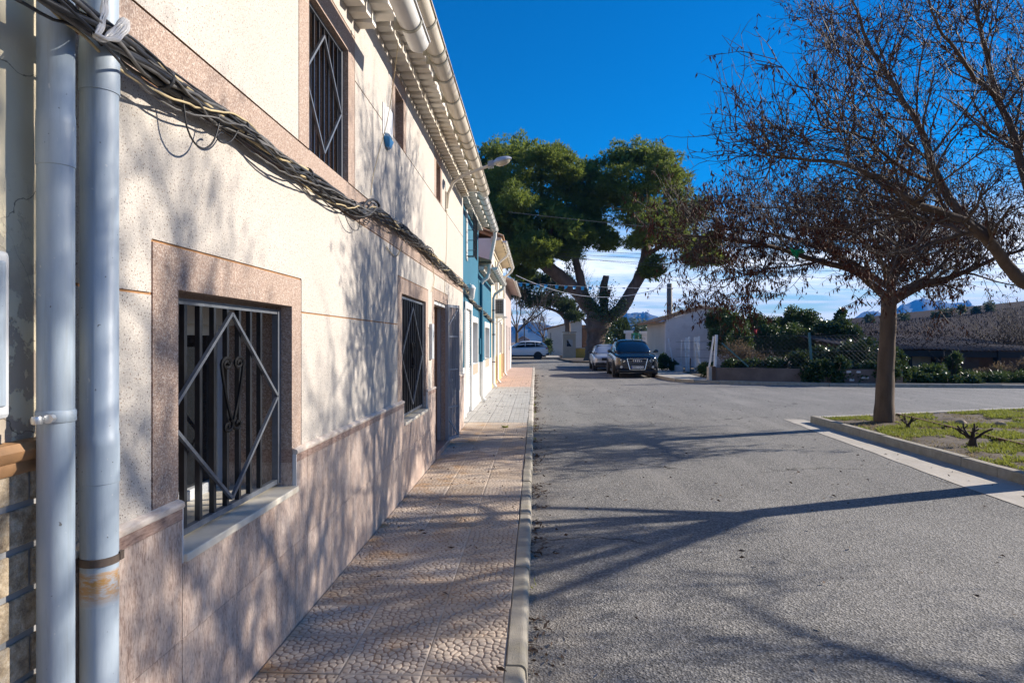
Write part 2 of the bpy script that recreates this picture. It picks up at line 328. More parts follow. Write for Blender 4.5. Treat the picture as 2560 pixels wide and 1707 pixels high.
simple('far_forest', (0.03, 0.05, 0.06), 0.95, 0.55, 0.012, dirt=(0.13, 0.115, 0.10))
simple('lean_roof', (0.085, 0.060, 0.055), 0.9, 0.4, 1.5, bump=0.5, bscale=20, dirt=(0.13, 0.095, 0.08))
simple('rust_strip', (0.17, 0.085, 0.05), 0.85, 0.3, 12)
simple('rock', (0.38, 0.29, 0.20), 0.9, 0.3, 10, bump=0.5, bscale=30)
simple('rubber', (0.018, 0.018, 0.019), 0.75, 0.2, 20)
simple('alloy', (0.50, 0.51, 0.53), 0.3, 0.06, 10, metal=0.85)
simple('alloy_dark', (0.10, 0.10, 0.105), 0.35, 0.06, 10, metal=0.6)
simple('chrome', (0.80, 0.81, 0.83), 0.12, 0.03, 10, metal=1.0)
simple('trim_black', (0.014, 0.014, 0.015), 0.45, 0.2, 10)
def paint(name, c, rough=0.25, metal=0.0):
    m = simple(name, c, rough, 0.05, 2, metal=metal, spec=0.5, obj=True)
    b = m.node_tree.nodes['Principled BSDF']; b.inputs['Coat Weight'].default_value = 0.8; b.inputs['Coat Roughness'].default_value = 0.06
paint('paint_black', (0.006, 0.009, 0.014), 0.22)
paint('paint_silver', (0.50, 0.52, 0.55), 0.35, 0.35)
paint('paint_white', (0.66, 0.70, 0.75), 0.3)
t = NT('car_glass'); t.out((0.010, 0.014, 0.018), 0.04, spec=0.6)
t = NT('headlight'); t.out((0.55, 0.58, 0.60), 0.08, 0.35, spec=0.7)
t = NT('tail_light'); t.out((0.30, 0.012, 0.010), 0.15)
simple('plate_white', (0.74, 0.74, 0.72), 0.4, 0.04, 10)
simple('plate_blue', (0.02, 0.08, 0.35), 0.4, 0.04, 10)
simple('plate_ink', (0.015, 0.015, 0.015), 0.5, 0.1, 10)
simple('lamp_grey', (0.52, 0.54, 0.57), 0.35, 0.08, 10, metal=0.2)
t = NT('lamp_glass'); t.out((0.50, 0.44, 0.33), 0.12, spec=0.6)
simple('bunting_blue', (0.03, 0.33, 0.62), 0.6, 0.1, 5)
simple('green_plastic', (0.0, 0.42, 0.17), 0.35, 0.15, 12)
simple('white_tube', (0.70, 0.71, 0.72), 0.5, 0.1, 6, dirt=(0.50, 0.42, 0.33))
simple('red_cloth', (0.5, 0.02, 0.03), 0.7, 0.1, 8)

# ------------------------------------------------------------------ geometry helpers
ROOTLOC = {}
def tag(o, label=None, cat=None, group=None, kind=None):
    if label: o['label'] = label
    if cat: o['category'] = cat
    if group: o['group'] = group
    if kind: o['kind'] = kind
    return o
def thing(name, label, cat, loc=(0, 0, 0), group=None, kind=None):
    o = bpy.data.objects.new(name, None); COL.objects.link(o); o.location = loc; o.empty_display_size = 0.2
    ROOTLOC[o] = np.array(loc, float)
    return tag(o, label, cat, group, kind)
def link(name, me, mat, parent=None, rootloc=None):
    o = bpy.data.objects.new(name, me); COL.objects.link(o)
    if mat and not me.materials: me.materials.append(MATS[mat])
    if parent is not None:
        o.parent = parent; ROOTLOC[o] = ROOTLOC[parent]
    else: ROOTLOC[o] = np.zeros(3)
    return o
def mesh_np(name, V, Fc, smooth=False):
    V = np.asarray(V, np.float32); Fc = np.asarray(Fc, np.int32); n = Fc.shape[1]
    me = bpy.data.meshes.new(name)
    me.vertices.add(len(V)); me.vertices.foreach_set('co', V.ravel())
    me.loops.add(Fc.size); me.loops.foreach_set('vertex_index', Fc.ravel())
    me.polygons.add(len(Fc)); me.polygons.foreach_set('loop_start', np.arange(0, Fc.size, n, dtype=np.int32))
    me.polygons.foreach_set('loop_total', np.full(len(Fc), n, np.int32))
    if smooth: me.polygons.foreach_set('use_smooth', np.ones(len(Fc), bool))
    me.update(calc_edges=True); return me
class MB:
    def __init__(s): s.v = []; s.f = []
    def add(s, vs, fs):
        o = len(s.v); s.v += [tuple(map(float, p)) for p in vs]; s.f += [tuple(i + o for i in f) for f in fs]; return s
    def box(s, x0, x1, y0, y1, z0, z1):
        return s.add([(x, y, z) for z in (z0, z1) for y in (y0, y1) for x in (x0, x1)],
                     [(0, 2, 3, 1), (4, 5, 7, 6), (0, 1, 5, 4), (2, 6, 7, 3), (0, 4, 6, 2), (1, 3, 7, 5)])
    def quad(s, a, b, c, d): return s.add([a, b, c, d], [(0, 1, 2, 3)])
    def bar(s, a, b, w, h=None, up=(0, 0, 1)):
        a, b = np.array(a, float), np.array(b, float); h = h or w; d = b - a; d /= np.linalg.norm(d)
        u = np.array(up, float); sx = np.cross(d, u)
        if np.linalg.norm(sx) < 1e-5: sx = np.cross(d, (1, 0, 0.0))
        sx /= np.linalg.norm(sx); uu = np.cross(sx, d)
        q = [(-1, -1), (1, -1), (1, 1), (-1, 1)]
        vs = [p + sx * i * w / 2 + uu * j * h / 2 for p in (a, b) for i, j in q]
        return s.add(vs, [(0, 1, 2, 3), (7, 6, 5, 4), (0, 4, 5, 1), (1, 5, 6, 2), (2, 6, 7, 3), (3, 7, 4, 0)])
    def prism(s, poly, d):
        n = len(poly); d = np.array(d, float); vs = [np.array(p, float) for p in poly]; vs += [p + d for p in vs]
        return s.add(vs, [tuple(range(n))[::-1], tuple(range(n, 2 * n))] + [(i, (i + 1) % n, n + (i + 1) % n, n + i) for i in range(n)])
    def tube(s, pts, r, sides=8, cap=True):
        pts = [np.array(p, float) for p in pts]; n = len(pts)
        rs = r if hasattr(r, '__len__') else [r] * n
        vs = []; ref = None
        for i, p in enumerate(pts):
            d = pts[min(i + 1, n - 1)] - pts[max(i - 1, 0)]; d = d / (np.linalg.norm(d) + 1e-9)
            if ref is None: ref = np.cross(d, (0, 0, 1.0)) if abs(d[2]) < 0.9 else np.cross(d, (1.0, 0, 0))
            ref = ref - d * np.dot(ref, d); ref = ref / (np.linalg.norm(ref) + 1e-9); b = np.cross(d, ref)
            for k in range(sides):
                a = 2 * math.pi * k / sides; vs.append(p + rs[i] * (math.cos(a) * ref + math.sin(a) * b))
        fs = [(i * sides + k, i * sides + (k + 1) % sides, (i + 1) * sides + (k + 1) % sides, (i + 1) * sides + k) for i in range(n - 1) for k in range(sides)]
        if cap: fs += [tuple(range(sides))[::-1], tuple((n - 1) * sides + k for k in range(sides))]
        return s.add(vs, fs)
    def lathe(s, c, prof, sides=16, axis='z'):
        vs = []
        for r, h in prof:
            for k in range(sides):
                a = 2 * math.pi * k / sides; x, y = r * math.cos(a), r * math.sin(a)
                vs.append((c[0] + x, c[1] + y, c[2] + h) if axis == 'z' else (c[0] + h, c[1] + x, c[2] + y) if axis == 'x' else (c[0] + x, c[1] + h, c[2] + y))
        n = len(prof)
        fs = [(i * sides + k, i * sides + (k + 1) % sides, (i + 1) * sides + (k + 1) % sides, (i + 1) * sides + k) for i in range(n - 1) for k in range(sides)]
        fs += [tuple(range(sides))[::-1], tuple((n - 1) * sides + k for k in range(sides))]
        return s.add(vs, fs)
    def build(s, name, mat, parent=None, smooth=False, bev=0.0, kind=None, label=None):
        off = ROOTLOC[parent] if parent is not None else np.zeros(3)
        me = bpy.data.meshes.new(name)
        me.from_pydata([tuple(np.array(p) - off) for p in s.v] if parent is not None else s.v, [], s.f); me.update()
        if smooth:
            me.polygons.foreach_set('use_smooth', np.ones(len(me.polygons), bool))
            me.set_sharp_from_angle(angle=R(45))
        o = link(name, me, mat, parent)
        if bev:
            m = o.modifiers.new('bevel', 'BEVEL'); m.width = bev; m.segments = 2; m.limit_method = 'ANGLE'
        if kind: o['kind'] = kind
        if label: o['label'] = label
        return o
def struct(o, label=None):
    o['kind'] = 'structure'
    if label: o['label'] = label
    return o
def tubes_np(lines, sides):
    """many tapered tubes as one vertex/quad array"""
    Vs, Fs, off = [], [], 0
    ang = 2 * np.pi * np.arange(sides) / sides; ca, sa = np.cos(ang), np.sin(ang)
    for pts, rs in lines:
        n = len(pts); d = np.gradient(pts, axis=0); d /= (np.linalg.norm(d, axis=1, keepdims=True) + 1e-9)
        m = d.mean(0); ref = np.array((0.0, 0, 1)) if abs(m[2]) < 0.8 * np.linalg.norm(m) else np.array((1.0, 0, 0))
        a = np.cross(d, ref); a /= (np.linalg.norm(a, axis=1, keepdims=True) + 1e-9); b = np.cross(d, a)
        V = pts[:, None, :] + rs[:, None, None] * (ca[None, :, None] * a[:, None, :] + sa[None, :, None] * b[:, None, :])
        Vs.append(V.reshape(-1, 3))
        i = np.arange(n - 1)[:, None] * sides; k = np.arange(sides)[None, :]; k2 = (k + 1) % sides
        Fs.append(np.stack([i + k, i + k2, i + sides + k2, i + sides + k], -1).reshape(-1, 4) + off); off += n * sides
    return np.concatenate(Vs), np.concatenate(Fs)
def leaves_np(C, D, L, W, rng, roll=None):
    """one diamond leaf per centre C pointing along D"""
    n = len(C); D = D / (np.linalg.norm(D, axis=1, keepdims=True) + 1e-9)
    rv = rng.normal(size=(n, 3)); S = np.cross(D, rv); S /= (np.linalg.norm(S, axis=1, keepdims=True) + 1e-9)
    L = np.broadcast_to(np.asarray(L, float), (n,))[:, None]; W = np.broadcast_to(np.asarray(W, float), (n,))[:, None]
    V = np.stack([C, C + D * L * 0.45 + S * W * 0.5, C + D * L, C + D * L * 0.45 - S * W * 0.5], 1).reshape(-1, 3)
    Fc = np.arange(n * 4).reshape(n, 4); return V, Fc
def np_obj(name, V, Fc, mat, parent=None, smooth=False, kind=None):
    if parent is not None: V = V - ROOTLOC[parent]
    o = link(name, mesh_np(name, V, Fc, smooth), mat, parent)
    if kind: o['kind'] = kind
    return o
def smooth_line(P, n):
    P = np.array(P, float); t = np.concatenate([[0], np.cumsum(np.linalg.norm(np.diff(P, axis=0), axis=1))]); q = np.linspace(0, t[-1], n)
    Q = np.stack([np.interp(q, t, P[:, k]) for k in range(3)], 1)
    if n > 8:
        for _ in range(2):
            Z = Q.copy(); Z[1:-1] = .25 * Q[:-2] + .5 * Q[1:-1] + .25 * Q[2:]; Q = Z
    return Q
def text_mesh(name, txt, size, M, mat, parent, extrude=0.001):
    cu = bpy.data.curves.new(name, 'FONT'); cu.body = txt; cu.size = size; cu.align_x = 'CENTER'; cu.align_y = 'CENTER'; cu.extrude = extrude
    tmp = bpy.data.objects.new(name + '_c', cu); COL.objects.link(tmp)
    dg = bpy.context.evaluated_depsgraph_get(); me = bpy.data.meshes.new_from_object(tmp.evaluated_get(dg))
    bpy.data.objects.remove(tmp); me.transform(M); me.materials.clear()
    return link(name, me, mat, parent)

# ================================================================== GROUND, ROAD, PAVEMENT
m = MB(); m.quad((-3900, -3900, -0.06), (3900, -3900, -0.06), (3900, 3900, -0.06), (-3900, 3900, -0.06))
struct(m.build('ground', 'field_earth'))
m = MB(); m.quad((-30, -14, 0), (70, -14, 0), (70, 62, 0), (-30, 62, 0)); struct(m.build('road', 'asphalt'))
SW = 0.09
pav = struct(MB().box(-1.40, -0.135, -3, 36.2, -0.05, SW - 0.012).build('pavement', 'mortar'), 'narrow pavement of embossed tiles along the house fronts')
def cobble_mesh(seed, res, T=0.3625):
    rng = np.random.default_rng(seed); n = 10; c = T / n
    gx, gy = np.meshgrid(np.arange(-1, n + 1), np.arange(-1, n + 1))
    seeds = np.stack([(gx + 0.5 + (gy % 2) * 0.45 + rng.uniform(-.36, .36, gx.shape)) * c, (gy + 0.5 + rng.uniform(-.34, .34, gx.shape)) * c], -1).reshape(-1, 2)
    xs = np.linspace(0, T, res); X, Y = np.meshgrid(xs, xs); P = np.stack([X, Y], -1).reshape(-1, 2)
    d = np.linalg.norm((P[:, None] - seeds[None]) * np.array((0.80, 1.0)), axis=2); d.sort(axis=1)
    e = (d[:, 1] - d[:, 0]) * 0.5
    border = np.minimum.reduce([P[:, 0], P[:, 1], T - P[:, 0], T - P[:, 1]])
    h = np.clip((e - 0.0007) / 0.0034, 0, 1); h = h * h * (3 - 2 * h)
    h = np.where(border < 0.010, 0.72, h)
    z = 0.0050 * h + 0.0010 * np.clip(e / 0.015, 0, 1); z = z - np.clip(0.004 - border, 0, 1) * 0.8
    V = np.concatenate([P - T / 2, z[:, None]], 1)
    i = np.arange(res - 1); I, J = np.meshgrid(i, i); a = (J * res + I).ravel()
    Fc = np.stack([a, a + 1, a + res + 1, a + res], 1)
    me = mesh_np('cobble_tile', V, Fc, True)
    at = me.attributes.new('h', 'FLOAT', 'POINT'); at.data.foreach_set('value', h.astype(np.float32)); return me
fine = [cobble_mesh(s, 100) for s in range(4)]; coarse = [cobble_mesh(s + 9, 44) for s in range(3)]
rng = np.random.default_rng(3)
PT = 0.3655
for k in range(-9, 24):
    for c in range(3):
        me = (fine if k < 9 else coarse)[rng.integers(4 if k < 9 else 3)]
        o = link('paving_tile', me, 'cobble_tile', pav)
        o.location = (-1.227 + 0.182 + c * 0.364, 2.79 + (k + 0.5) * PT, SW - 0.006 + rng.uniform(-.0012, .0012))
        o.rotation_euler = (rng.normal() * 0.002, rng.normal() * 0.002, rng.integers(4) * math.pi / 2)
def bar_tile():
    m = MB(); w = 0.355
    for k in range(4):
        x0 = -w / 2 + k * w / 4 + 0.004; x1 = x0 + w / 4 - 0.012
        m.add([(x0 - .004, -w / 2, -.006), (x1 + .004, -w / 2, -.006), (x1 + .004, w / 2, -.006), (x0 - .004, w / 2, -.006), (x0, -w / 2 + .004, 0), (x1, -w / 2 + .004, 0), (x1, w / 2 - .004, 0), (x0, w / 2 - .004, 0)],
              [(4, 5, 6, 7), (0, 1, 5, 4), (1, 2, 6, 5), (2, 3, 7, 6), (3, 0, 4, 7)])
    m.add([(-w / 2, -w / 2, -.006), (w / 2, -w / 2, -.006), (w / 2, w / 2, -.006), (-w / 2, w / 2, -.006)], [(0, 1, 2, 3)])
    me = bpy.data.meshes.new('bar_tile'); me.from_pydata(m.v, [], m.f); return me
bt_g, bt_p = bar_tile(), bar_tile()
bt_g.materials.append(MATS['grey_paver']); bt_p.materials.append(MATS['pink_paver'])
y = 11.56; k = 0
while y < 36.0:
    for c in range(4):
        cx = -0.135 - 0.182 - c * 0.364
        if cx < -1.42: continue
        o = link('paving_tile', bt_g if y < 20.5 else bt_p, None, pav)
        o.location = (cx, y + 0.182, SW + rng.uniform(-.002, .002)); o.rotation_euler = (rng.normal() * .002, rng.normal() * .002, 0)
    y += 0.364
# kerb stones along the pavement
kerb = struct(MB().box(-0.128, -0.04, -3, 36.3, -0.05, 0.03).build('kerb', 'mortar'), 'row of worn concrete kerb stones between pavement and road')
def kerb_mesh(L, w, h, rnd, name='kerb_stone'):
    prof = [(0, -0.03), (0, h - 0.006), (0.006, h)]
    for a in np.linspace(90, 0, 6): prof.append((w - rnd + rnd * math.cos(R(a)), h - rnd + rnd * math.sin(R(a))))
    prof.append((w + 0.006, -0.03))
    m = MB(); m.prism([(x, 0.004, z) for x, z in prof], (0, L - 0.008, 0))
    me = bpy.data.meshes.new(name); me.from_pydata(m.v, [], m.f); me.update(); return me
km = kerb_mesh(0.635, 0.094, 0.095, 0.032); km.materials.append(MATS['kerb_concrete'])
kp = kerb_mesh(0.635, 0.094, 0.095, 0.032); kp.materials.append(MATS['pale_concrete'])
for k in range(-9, 53):
    y = 2.88 + k * 0.635
    o = link('kerb_stone', km if y < 11.3 else kp, None, kerb)
    o.location = (-0.133 + rng.uniform(-.004, .004), y, rng.uniform(-.006, .004)); o.rotation_euler = (rng.normal() * .003, rng.normal() * .006, rng.normal() * .004)

# garden bed on the right
GK = 5.38
gdn_out = [(GK, -6), (13.5, -6), (17, 16.7), (GK + 0.02, 12.45)]
nx, ny = 90, 160
gx, gy = np.meshgrid(np.linspace(GK, 16, nx), np.linspace(-6, 16.6, ny))
gz = 0.078 + 0.018 * np.sin(gx * 3.1 + gy * 1.7) * np.sin(gy * 2.3 - gx) + rng.normal(0, 0.010, gx.shape)
top = 12.45 + (gx - GK) * (14.33 - 12.45) / (10.63 - GK)
sel_y = np.minimum(gy, top)
V = np.stack([gx, sel_y, gz], -1).reshape(-1, 3)
a = (np.arange(ny - 1)[:, None] * nx + np.arange(nx - 1)[None]).ravel()
struct(np_obj('garden_bed', V, np.stack([a, a + 1, a + nx + 1, a + nx], 1), 'soil', smooth=True))
gk = struct(MB().box(GK - 0.105, GK - 0.015, -6, 12.44, -0.04, 0.05).build('garden_kerb', 'mortar'), 'low concrete kerb round the planted bed')
gm = kerb_mesh(0.62, 0.115, 0.125, 0.018); gm.materials.append(MATS['kerb_concrete'])
for k in range(30):
    o = link('kerb_stone', gm, None, gk); o.location = (GK, 12.45 - k * 0.62 , rng.uniform(-.006, .006))
    o.rotation_euler = (0, rng.normal() * .006, math.pi + rng.normal() * .004)
bx, by = np.array((GK - 0.10, 12.46)), np.array((16.2, 16.35)); dv = (by - bx) / np.linalg.norm(by - bx); L = np.linalg.norm(by - bx)
gm2 = kerb_mesh(0.62, 0.10, 0.115, 0.018); gm2.materials.append(MATS['pale_concrete'])
for k in range(int(L / 0.62)):
    p = bx + dv * (k + 0) * 0.62; o = link('kerb_stone', gm2, None, gk)
    o.location = (p[0], p[1], rng.uniform(-.004, .004)); o.rotation_euler = (0, 0, math.atan2(dv[1], dv[0]) - math.pi / 2)
# ragged concrete gutter strip
m = MB(); ys = np.linspace(12.95, -6, 60)
edge = np.interp(ys, [-6, 6.75, 12.95], [4.35, 4.54, 4.93]) + np.cumsum(rng.normal(0, .006, 60)) * 0.6 + rng.normal(0, .012, 60)
m.add([(e, y, 0.005) for e, y in zip(edge, ys)] + [(GK - 0.06, min(y, 12.9 - 0.0 * y), 0.005) for y in ys], [(i, i + 60, i + 61, i + 1) for i in range(59)])
struct(m.build('gutter_strip', 'pale_concrete'))
# low rusty edging rail lying through the bed
m = MB(); a0, a1 = Gp(2243, 1036, .10), Gp(2560, 1113, .10)
m.bar(a0, a0 + (a1 - a0) * 1.6, 0.035, 0.05); tag(m.build('edging_rail', 'rust_strip'), 'rusty brown edging strip lying across the garden bed', 'edging')

# grass and ground cover in the bed
def noise2(x, y, s, seed=0):
    r = np.random.default_rng(seed); v = 0
    for k in range(5):
        a = r.uniform(0, 6.28, 3); f = s * r.uniform(.6, 1.7); th = r.uniform(0, 6.28)
        v = v + np.sin((x * math.cos(th) + y * math.sin(th)) * f + a[0]) * np.sin((x * -math.sin(th) + y * math.cos(th)) * f * 1.3 + a[1])
    return v / 3
def scatter_grass(name, n, x0, x1, y0, y1, mat, thr, seed, Lr, Wd, label, zb=0.075, keep=None):
    r = np.random.default_rng(seed); x = r.uniform(x0, x1, n); y = r.uniform(y0, y1, n)
    ok = noise2(x, y, 2.1, seed) + noise2(x, y, 7, seed + 1) * 0.6 > thr
    if keep is not None: ok &= keep(x, y)
    x, y = x[ok], y[ok]; k = len(x)
    D = np.stack([r.normal(0, .55, k), r.normal(0, .55, k), np.ones(k) * .8], 1)
    V, Fc = leaves_np(np.stack([x, y, np.full(k, zb)], 1), D, r.uniform(*Lr, k), Wd, r)
    return tag(np_obj(name, V, Fc, mat, kind='stuff'), label)
inbed = lambda x, y: (y < 12.35 + (x - GK) * 0.358) & (x > GK + 0.03)
scatter_grass('grass', 150000, GK, 11, 5.5, 14.5, 'grass', 0.0, 11, (0.025, 0.085), 0.012, 'short yellow green grass patches in the garden bed', keep=inbed)
scatter_grass('dry_litter', 42000, GK, 13, 4, 15, 'straw', -0.1, 21, (0.03, 0.06), 0.012, 'dry straw and leaf litter on the bare soil of the bed', keep=inbed)
for (u, v, s, lab) in ((2402, 1060, .10, 'pale tan rock behind the larger pruned stump'), (2500, 1065, .11, 'tan rock farther right in the garden bed'), (2365, 1058, .06, 'small pale rock left of the other bed rocks')):
    p = Gp(u, v, .09); mm = MB(); nlat, nlon = 6, 9; r = np.random.default_rng(u)
    prof = [(math.sin(math.pi * (i + .3) / 6.6), -math.cos(math.pi * (i + .3) / 6.6)) for i in range(7)]
    mm.lathe((0, 0, 0), prof, 9); mm.v = [(p[0] + q[0] * s * r.uniform(.8, 1.2), p[1] + q[1] * s * .7 * r.uniform(.8, 1.2), .09 + (q[2] + .35) * s * .55 * r.uniform(.85, 1.15)) for q in mm.v]
    tag(mm.build('rock', 'rock', smooth=True), lab, 'rock', 'rocks in the garden bed')

# raised pavement and plot across the side street
KL = [(5.3, 60.0), (5.3, 27.3), (5.36, 25.6), (5.6, 24.55), (6.3, 23.95), (10.5, 22.44), (16.25, 21.9), (34, 20.3)]
m = MB(); m.prism([(x + 0.002, y + 0.002, -0.03) for x, y in KL] + [(60, 20, -0.03), (60, 60, -0.03)], (0, 0, 0.125))
fp = struct(m.build('far_pavement', 'concrete'))
m = MB(); m.prism([(6.75, 24.3, -0.02), (10.5, 22.95, -0.02), (16.3, 22.4, -0.02), (34, 20.8, -0.02), (60, 20.4, -.02), (60, 60, -.02), (7.0, 60, -.02), (7.0, 31.5, -.02)], (0, 0, 0.135))
struct(m.build('plot_soil', 'soil'))
fk = struct(MB().box(5.32, 5.37, 27.3, 60, -0.04, 0.05).build('far_kerb', 'mortar'), 'grey kerb stones round the corner of the side street')
pts = [np.array(p) for p in KL]
fkm = kerb_mesh(0.9, 0.13, 0.12, 0.02); fkm.materials.append(MATS['kerb_concrete'])
# walk the kerb line at a fixed step
seg = [np.linalg.norm(pts[i + 1] - pts[i]) for i in range(len(pts) - 1)]; cum = np.concatenate([[0], np.cumsum(seg)])
def kpos(s):
    i = min(np.searchsorted(cum, s, 'right') - 1, len(seg) - 1); return pts[i] + (pts[i + 1] - pts[i]) * (s - cum[i]) / seg[i]
s = 0.0
while s + 0.9 < cum[-1]:
    p, q = kpos(s), kpos(s + 0.9); d = q - p; o = link('kerb_stone', fkm, None, fk)
    o.location = (p[0], p[1], rng.uniform(-.005, .005)); o.rotation_euler = (0, 0, math.atan2(d[1], d[0]) - math.pi / 2)
    o.location.x += 0; s += 0.9
# verge at the end of the street, under the pine
m = MB(); m.prism([(2.75, 46.5, -.02), (5.3, 45.5, -.02), (5.3, 60, -.02), (2.2, 60, -.02), (2.0, 54.5, -.02)], (0, 0, 0.13)); struct(m.build('verge', 'soil'))
m = MB(); m.box(-40, 2.3, 57.6, 66, -.02, .12); struct(m.build('end_pavement', 'pale_concrete'))

# ================================================================== HOUSES
WX = -1.245                                   # facade plane of the near houses
def facade(parent, X, Y0, Y1, Z0, Z1, ops, mat, rev_mat=None, depth=0.3, name='wall'):
    """wall plane facing +X with openings (y0, y1, z0, z1[, depth]) and their reveals"""
    ys = sorted({Y0, Y1, *[q for o in ops for q in o[:2]]}); zs = sorted({Z0, Z1, *[q for o in ops for q in o[2:4]]})
    m = MB()
    for a, b in zip(ys, ys[1:]):
        for c, d in zip(zs, zs[1:]):
            if any(o[0] <= (a + b) / 2 <= o[1] and o[2] <= (c + d) / 2 <= o[3] for o in ops): continue
            m.quad((X, a, c), (X, b, c), (X, b, d), (X, a, d))
    w = m.build(name, mat, parent)
    for o in ops:
        m = MB(); a, b, c, d = o[:4]; D = X - (o[4] if len(o) > 4 else depth)
        m.quad((X, a, c), (X, a, d), (D, a, d), (D, a, c)); m.quad((X, b, c), (D, b, c), (D, b, d), (X, b, d))
        m.quad((X, a, d), (X, b, d), (D, b, d), (D, a, d)); m.quad((X, a, c), (D, a, c), (D, b, c), (X, b, c)); m.build('reveal', rev_mat or mat, parent)
    return w
def shell(parent, Y0, Y1, Ztop, X, mat, back=-8.0, Zridge=None, roof='roof_tile', over=0.0):
    """light-blocking core, party walls and a pitched roof so that the house is solid"""
    g = 0.0
    MB().box(back, X - 0.62, Y0 + .02, Y1 - .02, -0.05, Ztop - .02).build('rear_wall_or_core', 'dark_inside', parent)  # solid dark core, added unseen to stop light leaking in from behind
    MB().quad((X, Y0 + g, 0), (X - .7, Y0 + g, 0), (X - .7, Y0 + g, Ztop), (X, Y0 + g, Ztop)).quad((back, Y0, 0), (X - .7, Y0, 0), (X - .7, Y0, Ztop), (back, Y0, Ztop)).build('side_wall', mat, parent)
    MB().quad((X, Y1 - g, 0), (X, Y1 - g, Ztop), (X - .7, Y1 - g, Ztop), (X - .7, Y1 - g, 0)).quad((back, Y1, 0), (back, Y1, Ztop), (X - .7, Y1, Ztop), (X - .7, Y1, 0)).build('side_wall', mat, parent)
    xr = (back + X) / 2; zr = Zridge or Ztop + 1.1
    m = MB(); e = X + over
    m.prism([(e, Y0, Ztop + .10), (xr, Y0, zr + .1), (back - .3, Y0, Ztop + .10), (back - .3, Y0, Ztop + .02), (xr, Y0, zr), (e, Y0, Ztop + .02)], (0, Y1 - Y0, 0))
    m.build('roof', roof, parent)
def pane_window(parent, X, a, b, c, d, depth, frame='window_frame', fw=0.05, mull=1, glass='dark_glass'):
    D = X - depth; m = MB()
    m.box(D - .04, D + .02, a, a + fw, c, d).box(D - .04, D + .02, b - fw, b, c, d).box(D - .041, D + .021, a + fw, b - fw, c, c + fw).box(D - .041, D + .021, a + fw, b - fw, d - fw, d)
    if mull: m.box(D - .03, D + .015, (a + b) / 2 - fw * .6, (a + b) / 2 + fw * .6, c + fw, d - fw)
    w = m.build('window', frame, parent, bev=.004)
    MB().box(D - .02, D - .01, a + .02, b - .02, c + .02, d - .02).build('pane', glass, w)
    return w
def gutter(parent, xc, zc, r, Y0, Y1, mat, brackets, bmat='gutter_bracket', step=0.0, capend=True):
    m = MB(); N = 14; pr = []
    for k in range(N + 1):
        a = math.pi + math.pi * k / N; pr.append((xc + r * math.cos(a), zc + r * math.sin(a)))
    pr.append((xc + r + .012, zc + .006)); pr.append((xc + r + .012, zc - .006))
    inner = [(xc + (r - .006) * math.cos(math.pi + math.pi * k / N), zc + (r - .006) * math.sin(math.pi + math.pi * k / N)) for k in range(N + 1)]
    n = len(pr); vs = [(x, y, z) for y in (Y0, Y1) for x, z in pr]; fs = [(k, k + 1, n + k + 1, n + k) for k in range(n - 1)]
    m.add(vs, fs); n = len(inner); m.add([(x, y, z) for y in (Y0, Y1) for x, z in inner], [(k, n + k, n + k + 1, k + 1) for k in range(n - 1)])
    if capend:
        for y in (Y0 + .001, Y1 - .001):
            m.add([(x, y, z) for x, z in inner], [tuple(range(n))])
    g = m.build('gutter', mat, parent, smooth=True)
    for y in brackets:
        b = MB(); R2 = r + .006; vs = []
        for yy in (y - .014, y + .014):
            for rr in (r + .001, R2 + .003):
                for k in range(N + 1):
                    a = math.pi + math.pi * k / N; vs.append((xc + rr * math.cos(a), yy, zc + rr * math.sin(a)))
        q = N + 1
        fs = []
        for k in range(N):
            fs += [(q + k, q + k + 1, 3 * q + k + 1, 3 * q + k), (k, k + 1, q + k + 1, q + k), (2 * q + k, 3 * q + k, 3 * q + k + 1, 2 * q + k + 1)]
        b.add(vs, fs)
        b.prism([(xc - r - .03, y - .006, zc + .02), (xc - r + .002, y - .006, zc + .02), (xc - r + .012, y - .006, zc - .05), (xc - r * .5, y - .006, zc - r * .95), (xc - r - .03, y - .006, zc - r * .85)], (0, .012, 0))
        b.build('bracket', bmat, g)
    return g
def corbels(parent, X, z1, z2, p1, p2, Y0, Y1, pitch, mat='corbel_white'):
    """two stepped rows of corbel tiles carrying the eave"""
    def cm(L, h, wid):
        m = MB(); w0 = wid * .5
        m.add([(-.02, -w0, 0), (L, -w0 + .006, -.004), (L, w0, .012), (-.02, w0, .008), (-.02, -w0, h), (L, -w0 + .006, h), (L, w0, h), (-.02, w0, h)],
              [(0, 3, 2, 1), (4, 5, 6, 7), (0, 1, 5, 4), (1, 2, 6, 5), (2, 3, 7, 6), (3, 0, 4, 7)])
        me = bpy.data.meshes.new('corbel'); me.from_pydata(m.v, [], m.f); me.update(); me.materials.append(MATS[mat]); return me
    r = np.random.default_rng(int(Y0 * 10)); A, B = cm(p1, z2 - z1 - .004, pitch * .80), cm(p2, .075, pitch * .86)
    n = int((Y1 - Y0) / pitch); off = ROOTLOC[parent]
    for k in range(n):
        for me, z, sh in ((A, z1, .5), (B, z2, 1.0)):
            y = Y0 + (k + sh) * pitch
            if y > Y1 - .03: continue
            o = link('corbel', me, None, parent); o.location = Vector((X, y, z)) - Vector(off) + Vector((r.uniform(-.006, .004), r.uniform(-.004, .004), r.uniform(-.003, .003)))
            o.rotation_euler = (r.normal() * .025, r.normal() * .012, r.normal() * .02)
    MB().box(X - .3, X + p2 + .06, Y0, Y1, z2 + .077, z2 + .105).build('eave_board', 'corbel_white', parent)

